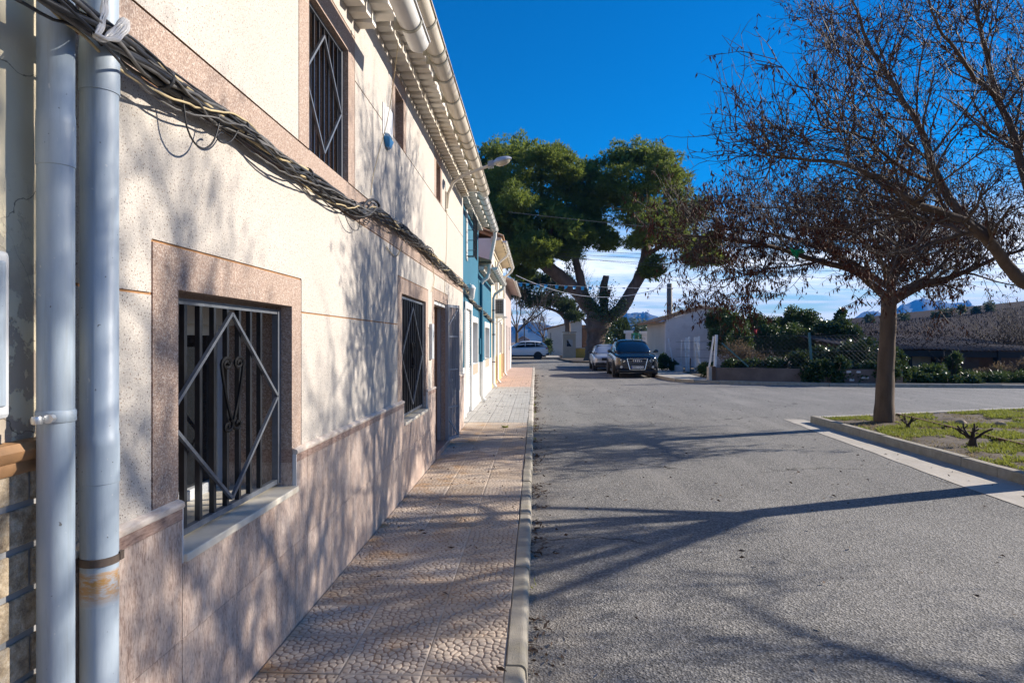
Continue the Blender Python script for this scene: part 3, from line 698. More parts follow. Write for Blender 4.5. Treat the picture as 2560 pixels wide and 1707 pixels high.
# ---------------------------------------------------------------- near house: speckled cream render
Y0H, Y1H, YS = 1.63, 11.0, 4.63
H1 = thing('terraced_house', 'cream speckled house with brown stone surrounds, barred windows and tiled plinth', 'house', (WX, 6, 0))
W1, W2, DR, W3 = (2.19, 3.235, .81, 1.73), (5.945, 7.25, .79, 2.0), (7.86, 8.95, .09, 2.065), (9.45, 10.39, .76, 1.945)
U1, U2, U3 = (3.483, 4.224, 2.605, 3.487), (5.654, 6.018, 3.345, 3.82), (8.017, 8.389, 3.36, 3.83)
FR = {'f1': (2.037, 3.365, .97, 1.88), 'f2': (5.755, 7.40, .97, 2.147), 'fd': (7.705, 9.10, .0, 2.205), 'f3': (9.31, 10.52, .97, 2.085),
      'g1': (3.33, 4.378, 2.606, 3.642), 'g2': (5.53, 6.14, 3.35, 3.97), 'g3': (7.88, 8.51, 3.35, 3.97)}
OPS = [W1, W2, DR, W3, U1, U2, U3]
def pid(y, z):
    if any(o[0] < y < o[1] and o[2] < z < o[3] for o in OPS): return None
    if y < YS and z > 3.76: return None
    for k, (a, b, c, d) in FR.items():
        if a < y < b and c < z < d: return 'A' + k
    if z < .97: return 'Cbase' + str(int(y > 8))
    if 2.39 < z < 2.606: return 'Aband'
    seg = lambda ks: str(sum(FR[k][1] < y for k in ks))
    if z < 1.705: return 'Clow' + seg(('f1', 'f2', 'fd', 'f3'))
    if z < 2.39: return 'Cmid' + (seg(('fd',)) if z < 2.2 and 0 else '')
    if z < 3.35: return 'Cup' + seg(('g1',))
    return 'Ctop' + seg(('g1', 'g2', 'g3'))
ys = sorted({Y0H, Y1H, YS, *[q for o in OPS for q in o[:2]], *[q for o in FR.values() for q in o[:2]]})
zs = sorted({.0, .97, 1.705, 2.39, 2.606, 3.35, 3.76, 4.02, *[q for o in OPS for q in o[2:4]], *[q for o in FR.values() for q in o[2:4]]})
panels = {}; ids = [[pid((a + b) / 2, (c + d) / 2) for c, d in zip(zs, zs[1:])] for a, b in zip(ys, ys[1:])]
gq = .0045
for i in range(len(ys) - 1):
    for j in range(len(zs) - 1):
        k = ids[i][j]
        if k is None: continue
        nb = lambda ii, jj: ids[ii][jj] if 0 <= ii < len(ids) and 0 <= jj < len(ids[0]) else k
        diff = lambda q: q is not None and q != k
        L, Rr, Dn, Up = diff(nb(i - 1, j)), diff(nb(i + 1, j)), diff(nb(i, j - 1)), diff(nb(i, j + 1))
        a, b, c, d = ys[i] + gq * L, ys[i + 1] - gq * Rr, zs[j] + gq * Dn, zs[j + 1] - gq * Up
        m = panels.setdefault(k, MB()); B = WX - .007
        m.quad((WX, a, c), (WX, b, c), (WX, b, d), (WX, a, d))
        if L: m.quad((WX, a, c), (WX, a, d), (B, a, d), (B, a, c))
        if Rr: m.quad((WX, b, d), (WX, b, c), (B, b, c), (B, b, d))
        if Dn: m.quad((WX, b, c), (WX, a, c), (B, a, c), (B, b, c))
        if Up: m.quad((WX, a, d), (WX, b, d), (B, b, d), (B, a, d))
for k, m in panels.items(): m.build('wall_panel' if k[0] == 'C' else 'stone_band' if k == 'Aband' else 'stone_surround', 'speckled_render' if k[0] == 'C' else 'brown_aggregate', H1)
facade(H1, WX - .006, Y0H, Y1H, 0, 4.02, [(*o, .42) for o in OPS], 'groove', 'groove', name='wall')
for o in OPS:                                   # stone-lined reveals, just inside the raw opening
    m = MB(); a, b, c, d = o[0] + .001, o[1] - .001, o[2] + .001, o[3] - .001; D = WX - .40
    m.quad((WX, a, c), (WX, a, d), (D, a, d), (D, a, c)); m.quad((WX, b, c), (D, b, c), (D, b, d), (WX, b, d)); m.quad((WX, a, d), (WX, b, d), (D, b, d), (D, a, d)); m.build('reveal', 'brown_aggregate', H1)
shell(H1, Y0H, Y1H, 4.02, WX, 'old_plaster', Zridge=5.4)
# tiled plinth
PX = -1.227
plinth = MB().box(WX + .0005, PX - .006, Y0H, Y0H + .01, .05, .96)
cuts = [(W1[0] - .006, W1[1] + .006, W1[2] - .03), (W2[0] - .006, W2[1] + .006, W2[2] - .03), (DR[0] - .01, DR[1] + .15, -1), (W3[0] - .006, W3[1] + .006, W3[2] - .03)]
cols = [2.185 + .407 * k for k in range(-2, 23)]
def plin_cells(z0, z1, breaks):
    yb = sorted({Y0H, Y1H, *[y for y in breaks if Y0H < y < Y1H], *[q for c in cuts for q in c[:2]]})
    for a, b in zip(yb, yb[1:]):
        if b - a < .012: continue
        mid = (a + b) / 2; top = z1
        for c in cuts:
            if c[0] < mid < c[1]: top = min(top, c[2])
        if top - z0 > .02: yield a, b, z0, top
pl = None
for a, b, c, d in plin_cells(.05, .972, []):
    o_ = MB().box(WX + .0005, PX - .005, a, b, c, d).build('plinth', 'grout', H1); pl = pl or o_
for z0, z1, br, mt, nm in ((.09, .513, cols, 'plinth_tile', 'plinth_tile'), (.515, .930, cols, 'plinth_tile', 'plinth_tile'), (.932, .970, cols, 'tile_border', 'border_tile')):
    for a, b, c, d in plin_cells(z0, z1, br): MB().box(PX - .006, PX + (.002 if z0 > .9 else 0), a + .0016, b - .0016, c, d).build(nm, mt, pl)
for a, b, c, d in plin_cells(.972, .998, []):
    if d < .99: continue
    m = MB(); m.prism([(WX + .001, a, .972), (PX + .006, a, .972), (PX + .010, a, .980), (PX + .008, a, .992), (PX - .002, a, .998), (WX + .001, a, 1.002)], (0, b - a, 0)); m.build('tile_cap', 'tile_cap', pl, smooth=True)
for c in cuts[:2] + cuts[3:]:
    for y in c[:2]: MB().box(WX + .001, PX + .003, y - .002, y + .002, c[2], .972).build('corner_trim', 'white_plastic', H1)
# windows, sills, grilles
for o in (W1, W2, W3):
    MB().box(WX - .42, PX + .018, o[0] - .004, o[1] + .004, o[2] - .028, o[2] + .002).build('sill', 'marble_sill', H1, bev=.004)
    a, b, c, d = o
    for y, s in ((a + .0025, 1), (b - .0025, -1)): MB().quad((WX + .002, y, c), (WX - .38, y, c), (WX - .38, y, .93), (WX + .002, y, .93)).build('reveal_tile', 'plinth_tile', H1)
    for y in (a + .003, b - .003): MB().quad((WX + .002, y, .932), (WX - .38, y, .932), (WX - .38, y, .998), (WX + .002, y, .998)).build('reveal_border', 'tile_border', H1)
def grille(o, x, ybars, zb, zt, bw, diamond, ends, scroll=None, name='window_grille'):
    m = MB(); y0, y1 = ends
    m.box(x - .012, x + .012, y0, y1, zt - .012, zt + .010).box(x - .012, x + .012, y0, y1, zb - .012, zb + .012)
    m.box(x - .016, x + .016, y1 - .034, y1, zb - .011, zt + .009)
    g = m.build(name, 'sheen_iron', H1)
    for y in ybars: MB().box(x - bw / 2, x + bw / 2, y - bw / 2, y + bw / 2, zb, zt).build('bar', 'black_iron', g)
    xc, (yc, zc, hw, hh) = x + bw / 2 + .009, diamond
    P = [(xc, yc, zc + hh), (xc, yc + hw, zc), (xc, yc, zc - hh), (xc, yc - hw, zc)]
    for i in range(4):
        m = MB().bar(P[i], P[(i + 1) % 4], .014, .014, up=(1, 0, 0)); m.build('diamond_bar', 'sheen_iron', g)
    if scroll:
        sy, sz, sc = scroll
        for s in (-1, 1):
            pts = []
            for k in range(19):                 # upper curl, body, lower curl
                a = 2.3 * math.pi * k / 18; r = .008 + .022 * k / 18
                pts.append((s * (.034 - r * math.cos(a) * -1) - s * .0, .155 + r * math.sin(a)))
            cx0 = .040
            pts = [(s * (cx0 + (.007 + .027 * k / 18) * math.cos(math.pi * (-1.5 + 2.5 * (1 - k / 18)) )), .150 + (.007 + .027 * k / 18) * math.sin(math.pi * (-1.5 + 2.5 * (1 - k / 18)))) for k in range(19)]
            pts = []
            for k in range(22):
                q = k / 21; a = math.pi * (3.1 * (1 - q)); r = .008 + .030 * q
                pts.append((s * (.045 + r * math.cos(a)), .150 + r * math.sin(a)))
            e = pts[-1]
            for q in np.linspace(.08, 1, 14):
                pts.append((s * (.083 - .075 * q ** 1.15 + .004 * math.sin(q * 3.1)), .150 - .33 * q))
            for k in range(18):
                q = k / 17; a = math.pi * (0.35 - 2.3 * q); r = .032 * (1 - q) + .008
                pts.append((s * (.036 + r * -math.cos(a) * 1.0 + .0), -.205 + r * math.sin(a)))
            m = MB().tube([(x + bw / 2 + .014, sy + p[0] * sc * 1.2, sz + p[1] * sc * .74) for p in pts], .0075, 6)
            m.build('scroll', 'scroll_iron', g, smooth=True)
    return g
xg = -1.318
grille(W1, xg, [2.24 + .1105 * k for k in range(-0, 8)] , .84, 1.70, .020, (2.695, 1.275, .485, .395), (2.192, 3.232), (2.695, 1.345, 1.0))
grille(W2, xg + .03, [6.03 + .108 * k for k in range(12)], .83, 1.975, .018, (6.60, 1.40, .56, .50), (5.95, 7.245), (6.60, 1.42, .85))
grille(W3, xg + .03, [9.53 + .108 * k for k in range(8)], .80, 1.92, .018, (9.92, 1.36, .40, .48), (9.455, 10.385))
grille(U1, WX - .05, [3.52 + .0875 * k for k in range(9)], 2.60, 3.475, .013, (3.835, 3.045, .335, .355), (3.486, 4.221))
w = pane_window(H1, WX, *W1, .38); MB().box(WX - .37, WX - .30, W1[0] + .004, W1[1] - .004, 1.63, 1.72).build('blind_box', 'blind', w)
MB().box(WX - .366, WX - .36, W1[0] + .05, W1[1] - .05, 1.58, 1.63).build('blind', 'blind', w)
for o in (W2, W3): pane_window(H1, WX, *o, .36)
for o in (U1, U2, U3): pane_window(H1, WX, *o, .25, mull=0)
# doorway with folding metal gate
MB().box(WX - .46, PX + .012, DR[0] + .002, DR[1] + .14, .04, .165).build('door_step', 'tile_border', H1, bev=.006)
d = MB().box(WX - .42, WX - .36, DR[0], DR[1], .166, 2.06).build('door', 'soffit_wood', H1)
for k in range(3): MB().box(WX - .362, WX - .35, DR[0] + .15, DR[1] - .15, .35 + k * .55, .78 + k * .55).build('door_panel', 'soffit_wood', d, bev=.006)
MB().box(WX - .10, WX - .02, DR[0], DR[1], 2.02, 2.064).build('lintel_frame', 'white_plastic', H1)
gp = MB().box(-1.372, -1.328, DR[1] - .05, DR[1] - .004, .17, 2.04).build('gate_post', 'gate_grey', H1)
A, B = np.array((-1.238, 8.965, 0)), np.array((-1.125, 9.275, 0)); dg_ = B - A
leaf = MB().bar(A + (0, 0, .16), A + (0, 0, 2.07), .05, .045).bar(B + (0, 0, .16), B + (0, 0, 2.07), .035, .045).bar(A + (0, 0, .18), B + (0, 0, .18), .035, .04).bar(A + (0, 0, 2.05), B + (0, 0, 2.05), .035, .04)
leaf = leaf.build('gate_leaf', 'gate_grey', H1)
for k in range(1, 7):
    p = A + dg_ * k / 7; MB().bar(p + (0, 0, .18), p + (0, 0, 2.05), .016, .016).build('bar', 'gate_grey', leaf)
for a, b in (((0, 1.75), (1, 2.03)), ((0, .48), (1, .20)), ((0, .62), (1, .62)), ((0, 1.15), (1, 1.15)), ((0, 1.62), (1, 1.62))):
    MB().bar(A + dg_ * a[0] + (0.006, 0, a[1]), A + dg_ * b[0] + (0.006, 0, b[1]), .014, .02).build('brace', 'gate_grey', leaf)
m = MB()
for z in (.36, 1.05, 1.75): m.box(-1.335, -1.235, 8.955, 8.985, z - .02, z + .02)
m.build('hinge', 'gate_grey', leaf)
# letter box between window and door, conduit stubs
MB().box(WX + .001, WX + .035, 7.49, 7.63, 1.34, 1.76).build('meter_cover', 'window_frame', H1, bev=.006)
# eaves
corbels(H1, WX, 3.752, 3.846, .117, .255, Y0H - 1.4, YS, .153)
corbels(H1, WX, 4.012, 4.105, .117, .255, YS, Y1H, .153)
MB().box(WX - .3, WX - .0005, Y0H, YS, 3.761, 3.93).build('eave_wall', 'speckled_render', H1)
gutter(H1, -.868, 3.772, .079, Y0H - 1.4, YS + .10, 'gutter_white', [Y0H - 1 + .62 * k for k in range(6)] + [4.40])
gutter(H1, -.868, 4.108, .079, YS - .25, Y1H - .02, 'gutter_pvc', [4.62, 5.05, 5.55, 5.72, 6.1, 6.65, 7.15, 7.65, 8.0, 8.25, 8.75, 9.25, 9.75, 10.2, 10.6])

# ---------------------------------------------------------------- house at the left edge of the picture
H0 = thing('terraced_house', 'yellowed plaster house with split stone plinth at the left edge', 'house', (WX, 0, 0))
facade(H0, WX - .004, -2.5, Y0H, 1.30, 3.76, [], 'peeling_plaster')
facade(H0, WX - .004, -2.5, Y0H, .0, 1.23, [], 'stone_mortar', name='plinth')
shell(H0, -2.5, Y0H - .004, 3.9, WX - .012, 'old_plaster', Zridge=5.3)
m = MB(); pr = [(0, 1.232), (.012, 1.232), (.020, 1.246), (.018, 1.262), (.030, 1.270), (.036, 1.290), (.026, 1.308), (0, 1.312)]
m.prism([(WX - .004 + x, -2.5, z) for x, z in pr], (0, Y0H + 2.5 - .004, 0)); m.build('moulding', 'brown_moulding', H0, smooth=True)
r = np.random.default_rng(8); z = .10; row = 0
while z < 1.21:
    h = .092; y = Y0H - .012 - (0 if row % 2 else .085)
    if row % 2 == 0:
        MB().box(WX - .014, WX + .002, y + .006, Y0H - .006, z, z + h).build('stone', 'split_stone', H0, bev=.003)
    while y > .3:
        L = r.uniform(.13, .20)
        MB().box(WX - .014, WX + r.uniform(.001, .004), y - L, y - .004, z + .002, z + h).build('stone', 'split_stone', H0, bev=.003); y -= L + .012
    z += h + .014; row += 1
MB().box(WX - .004, WX + .022, 1.18, 1.452, 1.37, 1.76).build('meter_frame', 'window_frame', H0, bev=.012)
MB().box(WX + .02, WX + .028, 1.19, 1.432, 1.40, 1.735).build('meter_door', 'pipe_grey', H0, bev=.008)

# ---------------------------------------------------------------- the two fat grey drainpipes
def pipe(parent, x, y, r, z0, z1, joints, name='downpipe'):
    prof = [(r, z0)]
    for zj, rr in joints: prof += [(r, zj - .001), (rr, zj), (rr, zj + .10), (rr - .001, zj + .13), (r, zj + .131)]
    prof += [(r, z1)]; return MB().lathe((x, y, 0), prof, 40).build(name, 'pipe_grey', parent, smooth=True)
p1 = pipe(H0, -1.180, 1.535, .0395, .09, 3.80, [(1.98, .0415)])
p2 = pipe(H1, -1.178, 1.690, .0455, .09, 3.80, [(1.17, .0475), (2.22, .048)])
# clamp with bolt on the left pipe
m = MB(); m.lathe((-1.180, 1.535, 1.352), [(.0405, 0), (.043, .003), (.043, .027), (.0405, .03)], 32); m.build('clamp', 'pipe_grey', p1, smooth=True)
m = MB(); m.tube([(-1.155, 1.488, 1.367), (-1.150, 1.470, 1.367)], .011, 10).tube([(-1.165, 1.478, 1.367), (-1.160, 1.446, 1.366)], .0045, 8).lathe((-1.162, 1.452, 1.366), [(.011, -.009), (.013, 0), (.011, .009)], 8)
m.build('bolt', 'steel', p1, smooth=True)
m = MB(); m.lathe((-1.178, 1.690, .952), [(.0462, 0), (.0485, .001), (.0485, .021), (.0462, .022)], 32); m.box(-1.141, -1.13, 1.705, 1.722, .955, .978).build('clamp', 'rusty_steel', p2, smooth=True)
m.lathe((-1.126, 1.728, .966), [(.012, -.010), (.013, 0), (.012, .010)], 8)
MB().lathe((-1.178, 1.690, .845), [(.0458, 0), (.0459, .001), (.0459, .092), (.0458, .093)], 40).build('rust_stain', 'pipe_rust', p2, smooth=True)
for z0, z1, rr in ((2.27, 2.345, .0459),):
    m = MB(); vs = []; 
    for i in range(9):
        a = -.75 + .5 * i / 8
        for zz in (z0, z1): vs.append((-1.178 + rr * math.cos(a - .15), 1.690 + rr * math.sin(a - .15), zz))
    m.add(vs, [(2 * i, 2 * i + 2, 2 * i + 3, 2 * i + 1) for i in range(8)]); m.build('paint_smear', 'pipe_paint', p2, smooth=True)

# ---------------------------------------------------------------- teal house and the rest of the row
X2 = -1.36
H2 = thing('terraced_house', 'teal blue house with white plinth and white window surrounds', 'house', (X2, 15, 0))
UW, DW, WA, WB = (12.62, 12.6, 3.28, 4.02), (12.25, 13.35, .10, 2.20), (13.75, 14.95, 1.06, 1.98), (17.15, 18.7, 1.08, 1.94)
facade(H2, X2, Y1H, 15.3, 1.05, 4.2, [UW, WA, DW[:2] + (1.05, DW[3])], 'teal_paint', 'white_paint', .22)
facade(H2, X2, 15.3, 19.8, 1.05, 3.30, [WB], 'teal_paint', 'white_paint', .22)
facade(H2, X2 + .02, Y1H, 19.8, 0.02, 1.05, [DW[:2] + (.02, 1.05)], 'white_paint', 'white_paint', .24, name='plinth')
MB().box(X2, X2 + .021, Y1H, DW[0], 1.045, 1.053).box(X2, X2 + .021, DW[1], 19.8, 1.045, 1.053).build('plinth_top', 'white_paint', H2)
MB().quad((X2, 15.3, 3.2), (X2, 15.3, 4.3), (-8, 15.3, 4.3), (-8, 15.3, 3.2)).build('gable_wall', 'white_render', H2)
MB().box(-8, X2 - .3, Y1H + .02, 15.28, 0, 4.18).box(-8, X2 - .3, 15.29, 19.78, 0, 3.28).build('rear_wall_or_core', 'dark_inside', H2)  # unseen dark cores added behind the front to block light
MB().prism([(X2 + .3, Y1H, 4.44), (-4.7, Y1H, 5.5), (-8, Y1H, 4.4), (X2 + .3, Y1H, 4.36)], (0, 4.35, 0)).build('roof', 'roof_tile', H2)
MB().prism([(X2 + .3, 15.35, 3.50), (-4.7, 15.35, 4.6), (-8, 15.35, 3.4), (X2 + .3, 15.35, 3.42)], (0, 4.45, 0)).build('roof', 'roof_tile', H2)
def surround(parent, X, o, w, mat, bottom=True, t=.018):
    a, b, c, d = o; m = MB().box(X - .002, X + t, a - w, a, c - (w if bottom else 0), d + w).box(X - .002, X + t, b, b + w, c - (w if bottom else 0), d + w).box(X - .002, X + t, a, b, d, d + w)
    if bottom: m.box(X - .002, X + t, a, b, c - w, c)
    return m.build('surround', mat, parent)
surround(H2, X2, UW, .13, 'white_paint'); surround(H2, X2, WA, .12, 'white_paint', False); surround(H2, X2, WB, .14, 'white_paint', False); surround(H2, X2 + .02, DW, .12, 'white_paint', False)
for o in (WA, WB):
    w = MB().box(X2 - .16, X2 - .12, o[0], o[1], o[2], o[3]).build('window', 'grey_shutter', H2)
    for k in range(3): MB().box(X2 - .121, X2 - .11, o[0] + .06 + k * (o[1] - o[0]) / 3, o[0] - .06 + (k + 1) * (o[1] - o[0]) / 3, o[2] + .08, o[3] - .08).build('shutter_panel', 'grey_shutter', w)
    MB().box(X2 - .02, X2 + .024, o[0], o[1], o[2] - .24, o[2] - .01).build('sill_panel', 'tan_panel', H2)
pane_window(H2, X2, *UW, .16, mull=1)
g = MB().box(X2 + .14, X2 + .155, UW[0] - .1, UW[1] + .1, UW[2] - .06, UW[2] - .045).box(X2 + .14, X2 + .155, UW[0] - .1, UW[1] + .1, UW[3] + .04, UW[3] + .055).box(X2, X2 + .15, UW[0] - .1, UW[0] - .085, UW[2] - .06, UW[2] - .045).box(X2, X2 + .15, UW[1] + .085, UW[1] + .1, UW[2] - .06, UW[2] - .045).build('window_grille', 'black_iron', H2)
for k in range(9): y = UW[0] - .09 + k * .101; MB().box(X2 + .141, X2 + .153, y - .006, y + .006, UW[2] - .05, UW[3] + .05).build('bar', 'black_iron', g)
for k in range(4): z = UW[2] + .08 + k * .2; MB().box(X2, X2 + .15, UW[1] + .086, UW[1] + .098, z - .006, z + .006).box(X2 + .142, X2 + .152, UW[0] - .1, UW[1] + .1, z - .006, z + .006).build('bar', 'black_iron', g)
dr = MB().box(X2 - .06, X2 - .02, DW[0], DW[1], .10, DW[3]).build('louvre_door', 'white_plastic', H2)
for k in range(40): z = .22 + k * .048; MB().prism([(X2 - .02, DW[0] + .07, z), (X2 + .004, DW[0] + .07, z + .004), (X2 - .02, DW[0] + .07, z + .034)], (0, DW[1] - DW[0] - .14, 0)).build('slat', 'white_plastic', dr)
corbels(H2, X2, 4.17, 4.26, .12, .26, Y1H + .01, 15.3, .16)
gutter(H2, -.97, 4.24, .078, Y1H + .02, 15.45, 'gutter_white', [11.3 + .5 * k for k in range(9)])
corbels(H2, X2, 3.27, 3.36, .12, .26, 15.35, 19.8, .18)
gutter(H2, -.97, 3.33, .078, 15.3, 19.85, 'gutter_white', [15.6 + .5 * k for k in range(9)])
dp = MB().tube([(-.97, 15.40, 4.20), (-.97, 15.42, 4.08), (-1.0, 15.44, 3.95), (-1.09, 15.44, 3.45), (-1.12, 15.44, 3.22), (-1.16, 15.43, 3.08), (-1.26, 15.42, 3.02), (-1.30, 15.42, 2.94)], .046, 14).build('downpipe', 'gutter_white', H2, smooth=True)
MB().tube([(-1.30, 15.42, 2.97), (-1.30, 15.42, 1.06)], .045, 14).build('downpipe', 'teal_paint', H2, smooth=True)
MB().tube([(-1.292, 15.42, 1.06), (-1.292, 15.42, .26), (-1.26, 15.42, .16), (-1.20, 15.42, .12)], .046, 14).build('downpipe', 'gutter_white', H2, smooth=True)
MB().box(X2 + .001, X2 + .07, 14.98 + .12, 15.22, 1.25, 1.62).build('meter_box', 'teal_paint', H2, bev=.01)
dp2 = MB().tube([(-.98, 19.75, 3.28), (-1.0, 19.78, 3.18), (-1.25, 19.85, 3.02), (-1.29, 19.86, 2.9), (-1.29, 19.86, .25), (-1.22, 19.84, .13)], .048, 12).build('downpipe', 'gutter_white', H2, smooth=True)
m = MB()
for z in (.9, 1.75, 2.5): m.lathe((-1.29, 19.86, z), [(.049, 0), (.055, .002), (.055, .03), (.049, .032)], 12)
m.build('clamp', 'rusty_steel', dp2)

H3 = thing('terraced_house', 'cream house with ochre plinth and clay eave tiles past the teal house', 'house', (X2, 23, 0))
ops3 = [(20.8, 21.5, 1.1, 2.3), (22.4, 23.3, .1, 2.25), (24.2, 25.0, 1.1, 2.3), (25.6, 26.4, .1, 2.25), (21.5, 22.2, 3.3, 4.3), (24.2, 24.9, 3.3, 4.3)]
facade(H3, X2, 19.8, 27, .0, 4.75, ops3, 'cream_paint', 'white_paint', .2); shell(H3, 19.8, 27, 4.75, X2, 'white_render', Zridge=6.0, over=.05)
facade(H3, X2 + .012, 19.8, 27, .02, 1.05, [(22.39, 23.31, .02, 1.05), (25.59, 26.41, .02, 1.05)], 'ochre_paint', 'ochre_paint', .012, name='plinth')
for o in ops3: MB().box(X2 - .2, X2 - .16, o[0], o[1], o[2], o[3]).build('window' if o[2] > 1 else 'door', 'tan_panel' if o[2] > 1 else 'soffit_wood', H3)
surround(H3, X2, ops3[0], .10, 'sky_paint', False); surround(H3, X2, ops3[1], .10, 'white_paint', False, .03); surround(H3, X2, ops3[2], .10, 'white_paint', False)
MB().prism([(X2, 19.75, 4.62), (X2 + .32, 19.75, 4.70), (X2 + .32, 19.75, 4.76), (X2, 19.75, 4.80)], (0, 7.3, 0)).build('eave_board', 'cream_paint', H3)
et = MB(); 
for k in range(34):
    y = 19.8 + k * .215
    vs = [(X2 + (.38 if s else -.4), y + .10 * math.cos(math.pi * j / 6), (4.78 if s else 5.06) + .07 * math.sin(math.pi * j / 6)) for s in (0, 1) for j in range(7)]
    mm = MB().add(vs, [(j, 7 + j, 8 + j, j + 1) for j in range(6)] + [tuple(range(7, 14))]); mm.build('roof_tile', 'roof_tile', H3)
gutter(H3, -.95, 4.66, .07, 19.75, 27.0, 'gutter_white', [20 + .7 * k for k in range(10)])
for y in (22.0, 26.85):
    MB().tube([(-.95, y, 4.6), (-.99, y, 4.48), (-1.27, y, 4.25), (-1.30, y, 4.1), (-1.30, y, .25), (-1.2, y, .12)], .045, 12).build('downpipe', 'gutter_white', H3, smooth=True)
H4 = thing('terraced_house', 'last house of the row with mauve front and wide dark eave', 'house', (X2, 32, 0))
ops4 = [(28.2, 29.0, 1.1, 2.3), (30.2, 31.1, .1, 2.3), (33.0, 33.9, 1.1, 2.3)]
facade(H4, X2, 27, 36, 0, 4.2, ops4, 'mauve_render', 'white_paint', .2); shell(H4, 27.01, 36, 4.2, X2, 'mauve_render', Zridge=5.2, over=.1)
facade(H4, X2 + .015, 33.8 + .2, 36, .02, 1.3, [], 'white_paint', name='plinth')
for o in ops4: MB().box(X2 - .2, X2 - .16, o[0], o[1], o[2], o[3]).build('window' if o[2] > 1 else 'door', 'tan_panel', H4)
MB().prism([(X2 - .4, 26.95, 4.30), (X2 + .45, 26.95, 4.10), (X2 + .45, 26.95, 4.18), (X2 - .4, 26.95, 4.42)], (0, 9.4, 0)).build('eave_board', 'mauve_render', H4)
gutter(H4, -.86, 4.10, .06, 26.95, 36.3, 'gutter_white', [27.4 + .9 * k for k in range(10)])

# things hung on the fronts
ac = thing('air_conditioner', 'white outdoor air conditioner unit on brackets above the pavement', 'air conditioner', (-1.2, 20.6, 2.3))
MB().box(X2 + .03, X2 + .38, 20.25, 21.05, 2.36, 2.92).build('case', 'white_plastic', ac, bev=.02)
m = MB()
for k in range(6): m.box(X2 + .07 + .052 * k, X2 + .078 + .052 * k, 20.238, 20.249, 2.44, 2.86)
for k in range(8): m.box(X2 + .06, X2 + .35, 20.236, 20.25, 2.45 + .055 * k, 2.456 + .055 * k)
m.build('side_grating', 'gate_grey', ac)
MB().box(X2 + .06, X2 + .35, 20.246, 20.2505, 2.43, 2.87).build('side_opening', 'dark_inside', ac)
MB().bar((X2, 20.4, 2.33), (X2 + .45, 20.4, 2.33), .04).bar((X2, 20.9, 2.33), (X2 + .45, 20.9, 2.33), .04).bar((X2, 20.4, 2.05), (X2 + .4, 20.4, 2.32), .03).build('bracket', 'white_plastic', ac)
al = thing('alarm_box', 'white alarm siren box with blue base on the upper cream wall', 'alarm box', (WX, 5.3, 3.3))
MB().prism([(WX, 5.17, 3.24), (WX + .008, 5.17, 3.24), (WX + .008, 5.17, 3.50), (WX, 5.17, 3.50)], (0, .30, 0)).build('back_plate', 'white_plastic', al)
MB().prism([(WX + .008, 5.20, 3.26), (WX + .042, 5.24, 3.26), (WX + .042, 5.37, 3.26), (WX + .008, 5.45, 3.26)], (0, 0, .22)).build('cover', 'white_plastic', al, bev=.006)
MB().add([(WX + .004, 5.18, 3.235), (WX + .050, 5.23, 3.235), (WX + .050, 5.38, 3.235), (WX + .004, 5.47, 3.235), (WX + .004, 5.26, 3.165), (WX + .035, 5.28, 3.165), (WX + .035, 5.34, 3.165), (WX + .004, 5.38, 3.165)],
         [(3, 2, 1, 0), (4, 5, 6, 7), (0, 1, 5, 4), (1, 2, 6, 5), (2, 3, 7, 6), (3, 0, 4, 7)]).build('blue_base', 'alarm_blue', al, bev=.004)
MB().box(WX + .008, WX + .012, 5.205, 5.225, 3.44, 3.455).box(WX + .008, WX + .012, 5.205, 5.225, 3.28, 3.295).build('screw', 'rusty_steel', al)
sl = thing('street_lamp', 'grey cobra-head street lamp on a curved arm reaching past the gutter', 'street lamp', (WX, 8.85, 3.5))
arm = [(WX + .02, 8.85, 3.40), (WX + .04, 8.85, 3.60), (WX + .10, 8.86, 3.75), (WX + .22, 8.88, 3.85), (-.80, 8.90, 3.94), (-.62, 8.92, 4.01)]
MB().tube(arm, .022, 10).build('arm', 'gutter_pvc', sl, smooth=True); MB().box(WX, WX + .02, 8.80, 8.90, 3.36, 3.62).build('wall_plate', 'gutter_pvc', sl)
def lamp_head(x0, x1, y, z0, z1, parent):
    n = 9; V = []; 
    for i in range(n):
        q = i / (n - 1); x = x0 + (x1 - x0) * q; z = z0 + (z1 - z0) * q
        w = .062 if q < .28 else .088 * math.sqrt(max(0.04, 1 - ((q - .5) / .52) ** 2)) ; h = .045 if q < .28 else .072 * math.sqrt(max(.05, 1 - ((q - .45) / .57) ** 2))
        for k in range(12):
            a = 2 * math.pi * k / 12; V.append((x, y + w * math.cos(a), z + (h if math.sin(a) > 0 else h * .25) * math.sin(a)))
    fs = [(i * 12 + k, i * 12 + (k + 1) % 12, (i + 1) * 12 + (k + 1) % 12, (i + 1) * 12 + k) for i in range(n - 1) for k in range(12)] + [tuple(range(12))[::-1], tuple((n - 1) * 12 + k for k in range(12))]
    MB().add(V, fs).build('head', 'lamp_grey', parent, smooth=True)
    xm, zm = x0 + (x1 - x0) * .64, z0 + (z1 - z0) * .64 - .012; m = MB(); prof = []
    m.lathe((0, 0, 0), [(1.0, 0), (.92, -.4), (.6, -.8), (.05, -1.0)], 16)
    m.v = [(xm + v[0] * (x1 - x0) * .31, y + v[1] * .078, zm + v[2] * .05 + v[0] * (z1 - z0) * .31) for v in m.v]; m.build('glass_bowl', 'lamp_glass', parent, smooth=True)
    for k in range(5): MB().box(x0 + .005 + k * .016, x0 + .011 + k * .016, y - .068, y + .068, z0 - .03 + .004 * k, z0 + .05 + .004 * k).build('cooling_fin', 'lamp_grey', parent)
lamp_head(-.66, -.33, 8.92, 4.0, 4.095, sl)
wl_ = thing('wall_lamp', 'small white wall lantern at the start of the teal house', 'wall lamp', (X2, 12.4, 2.5))
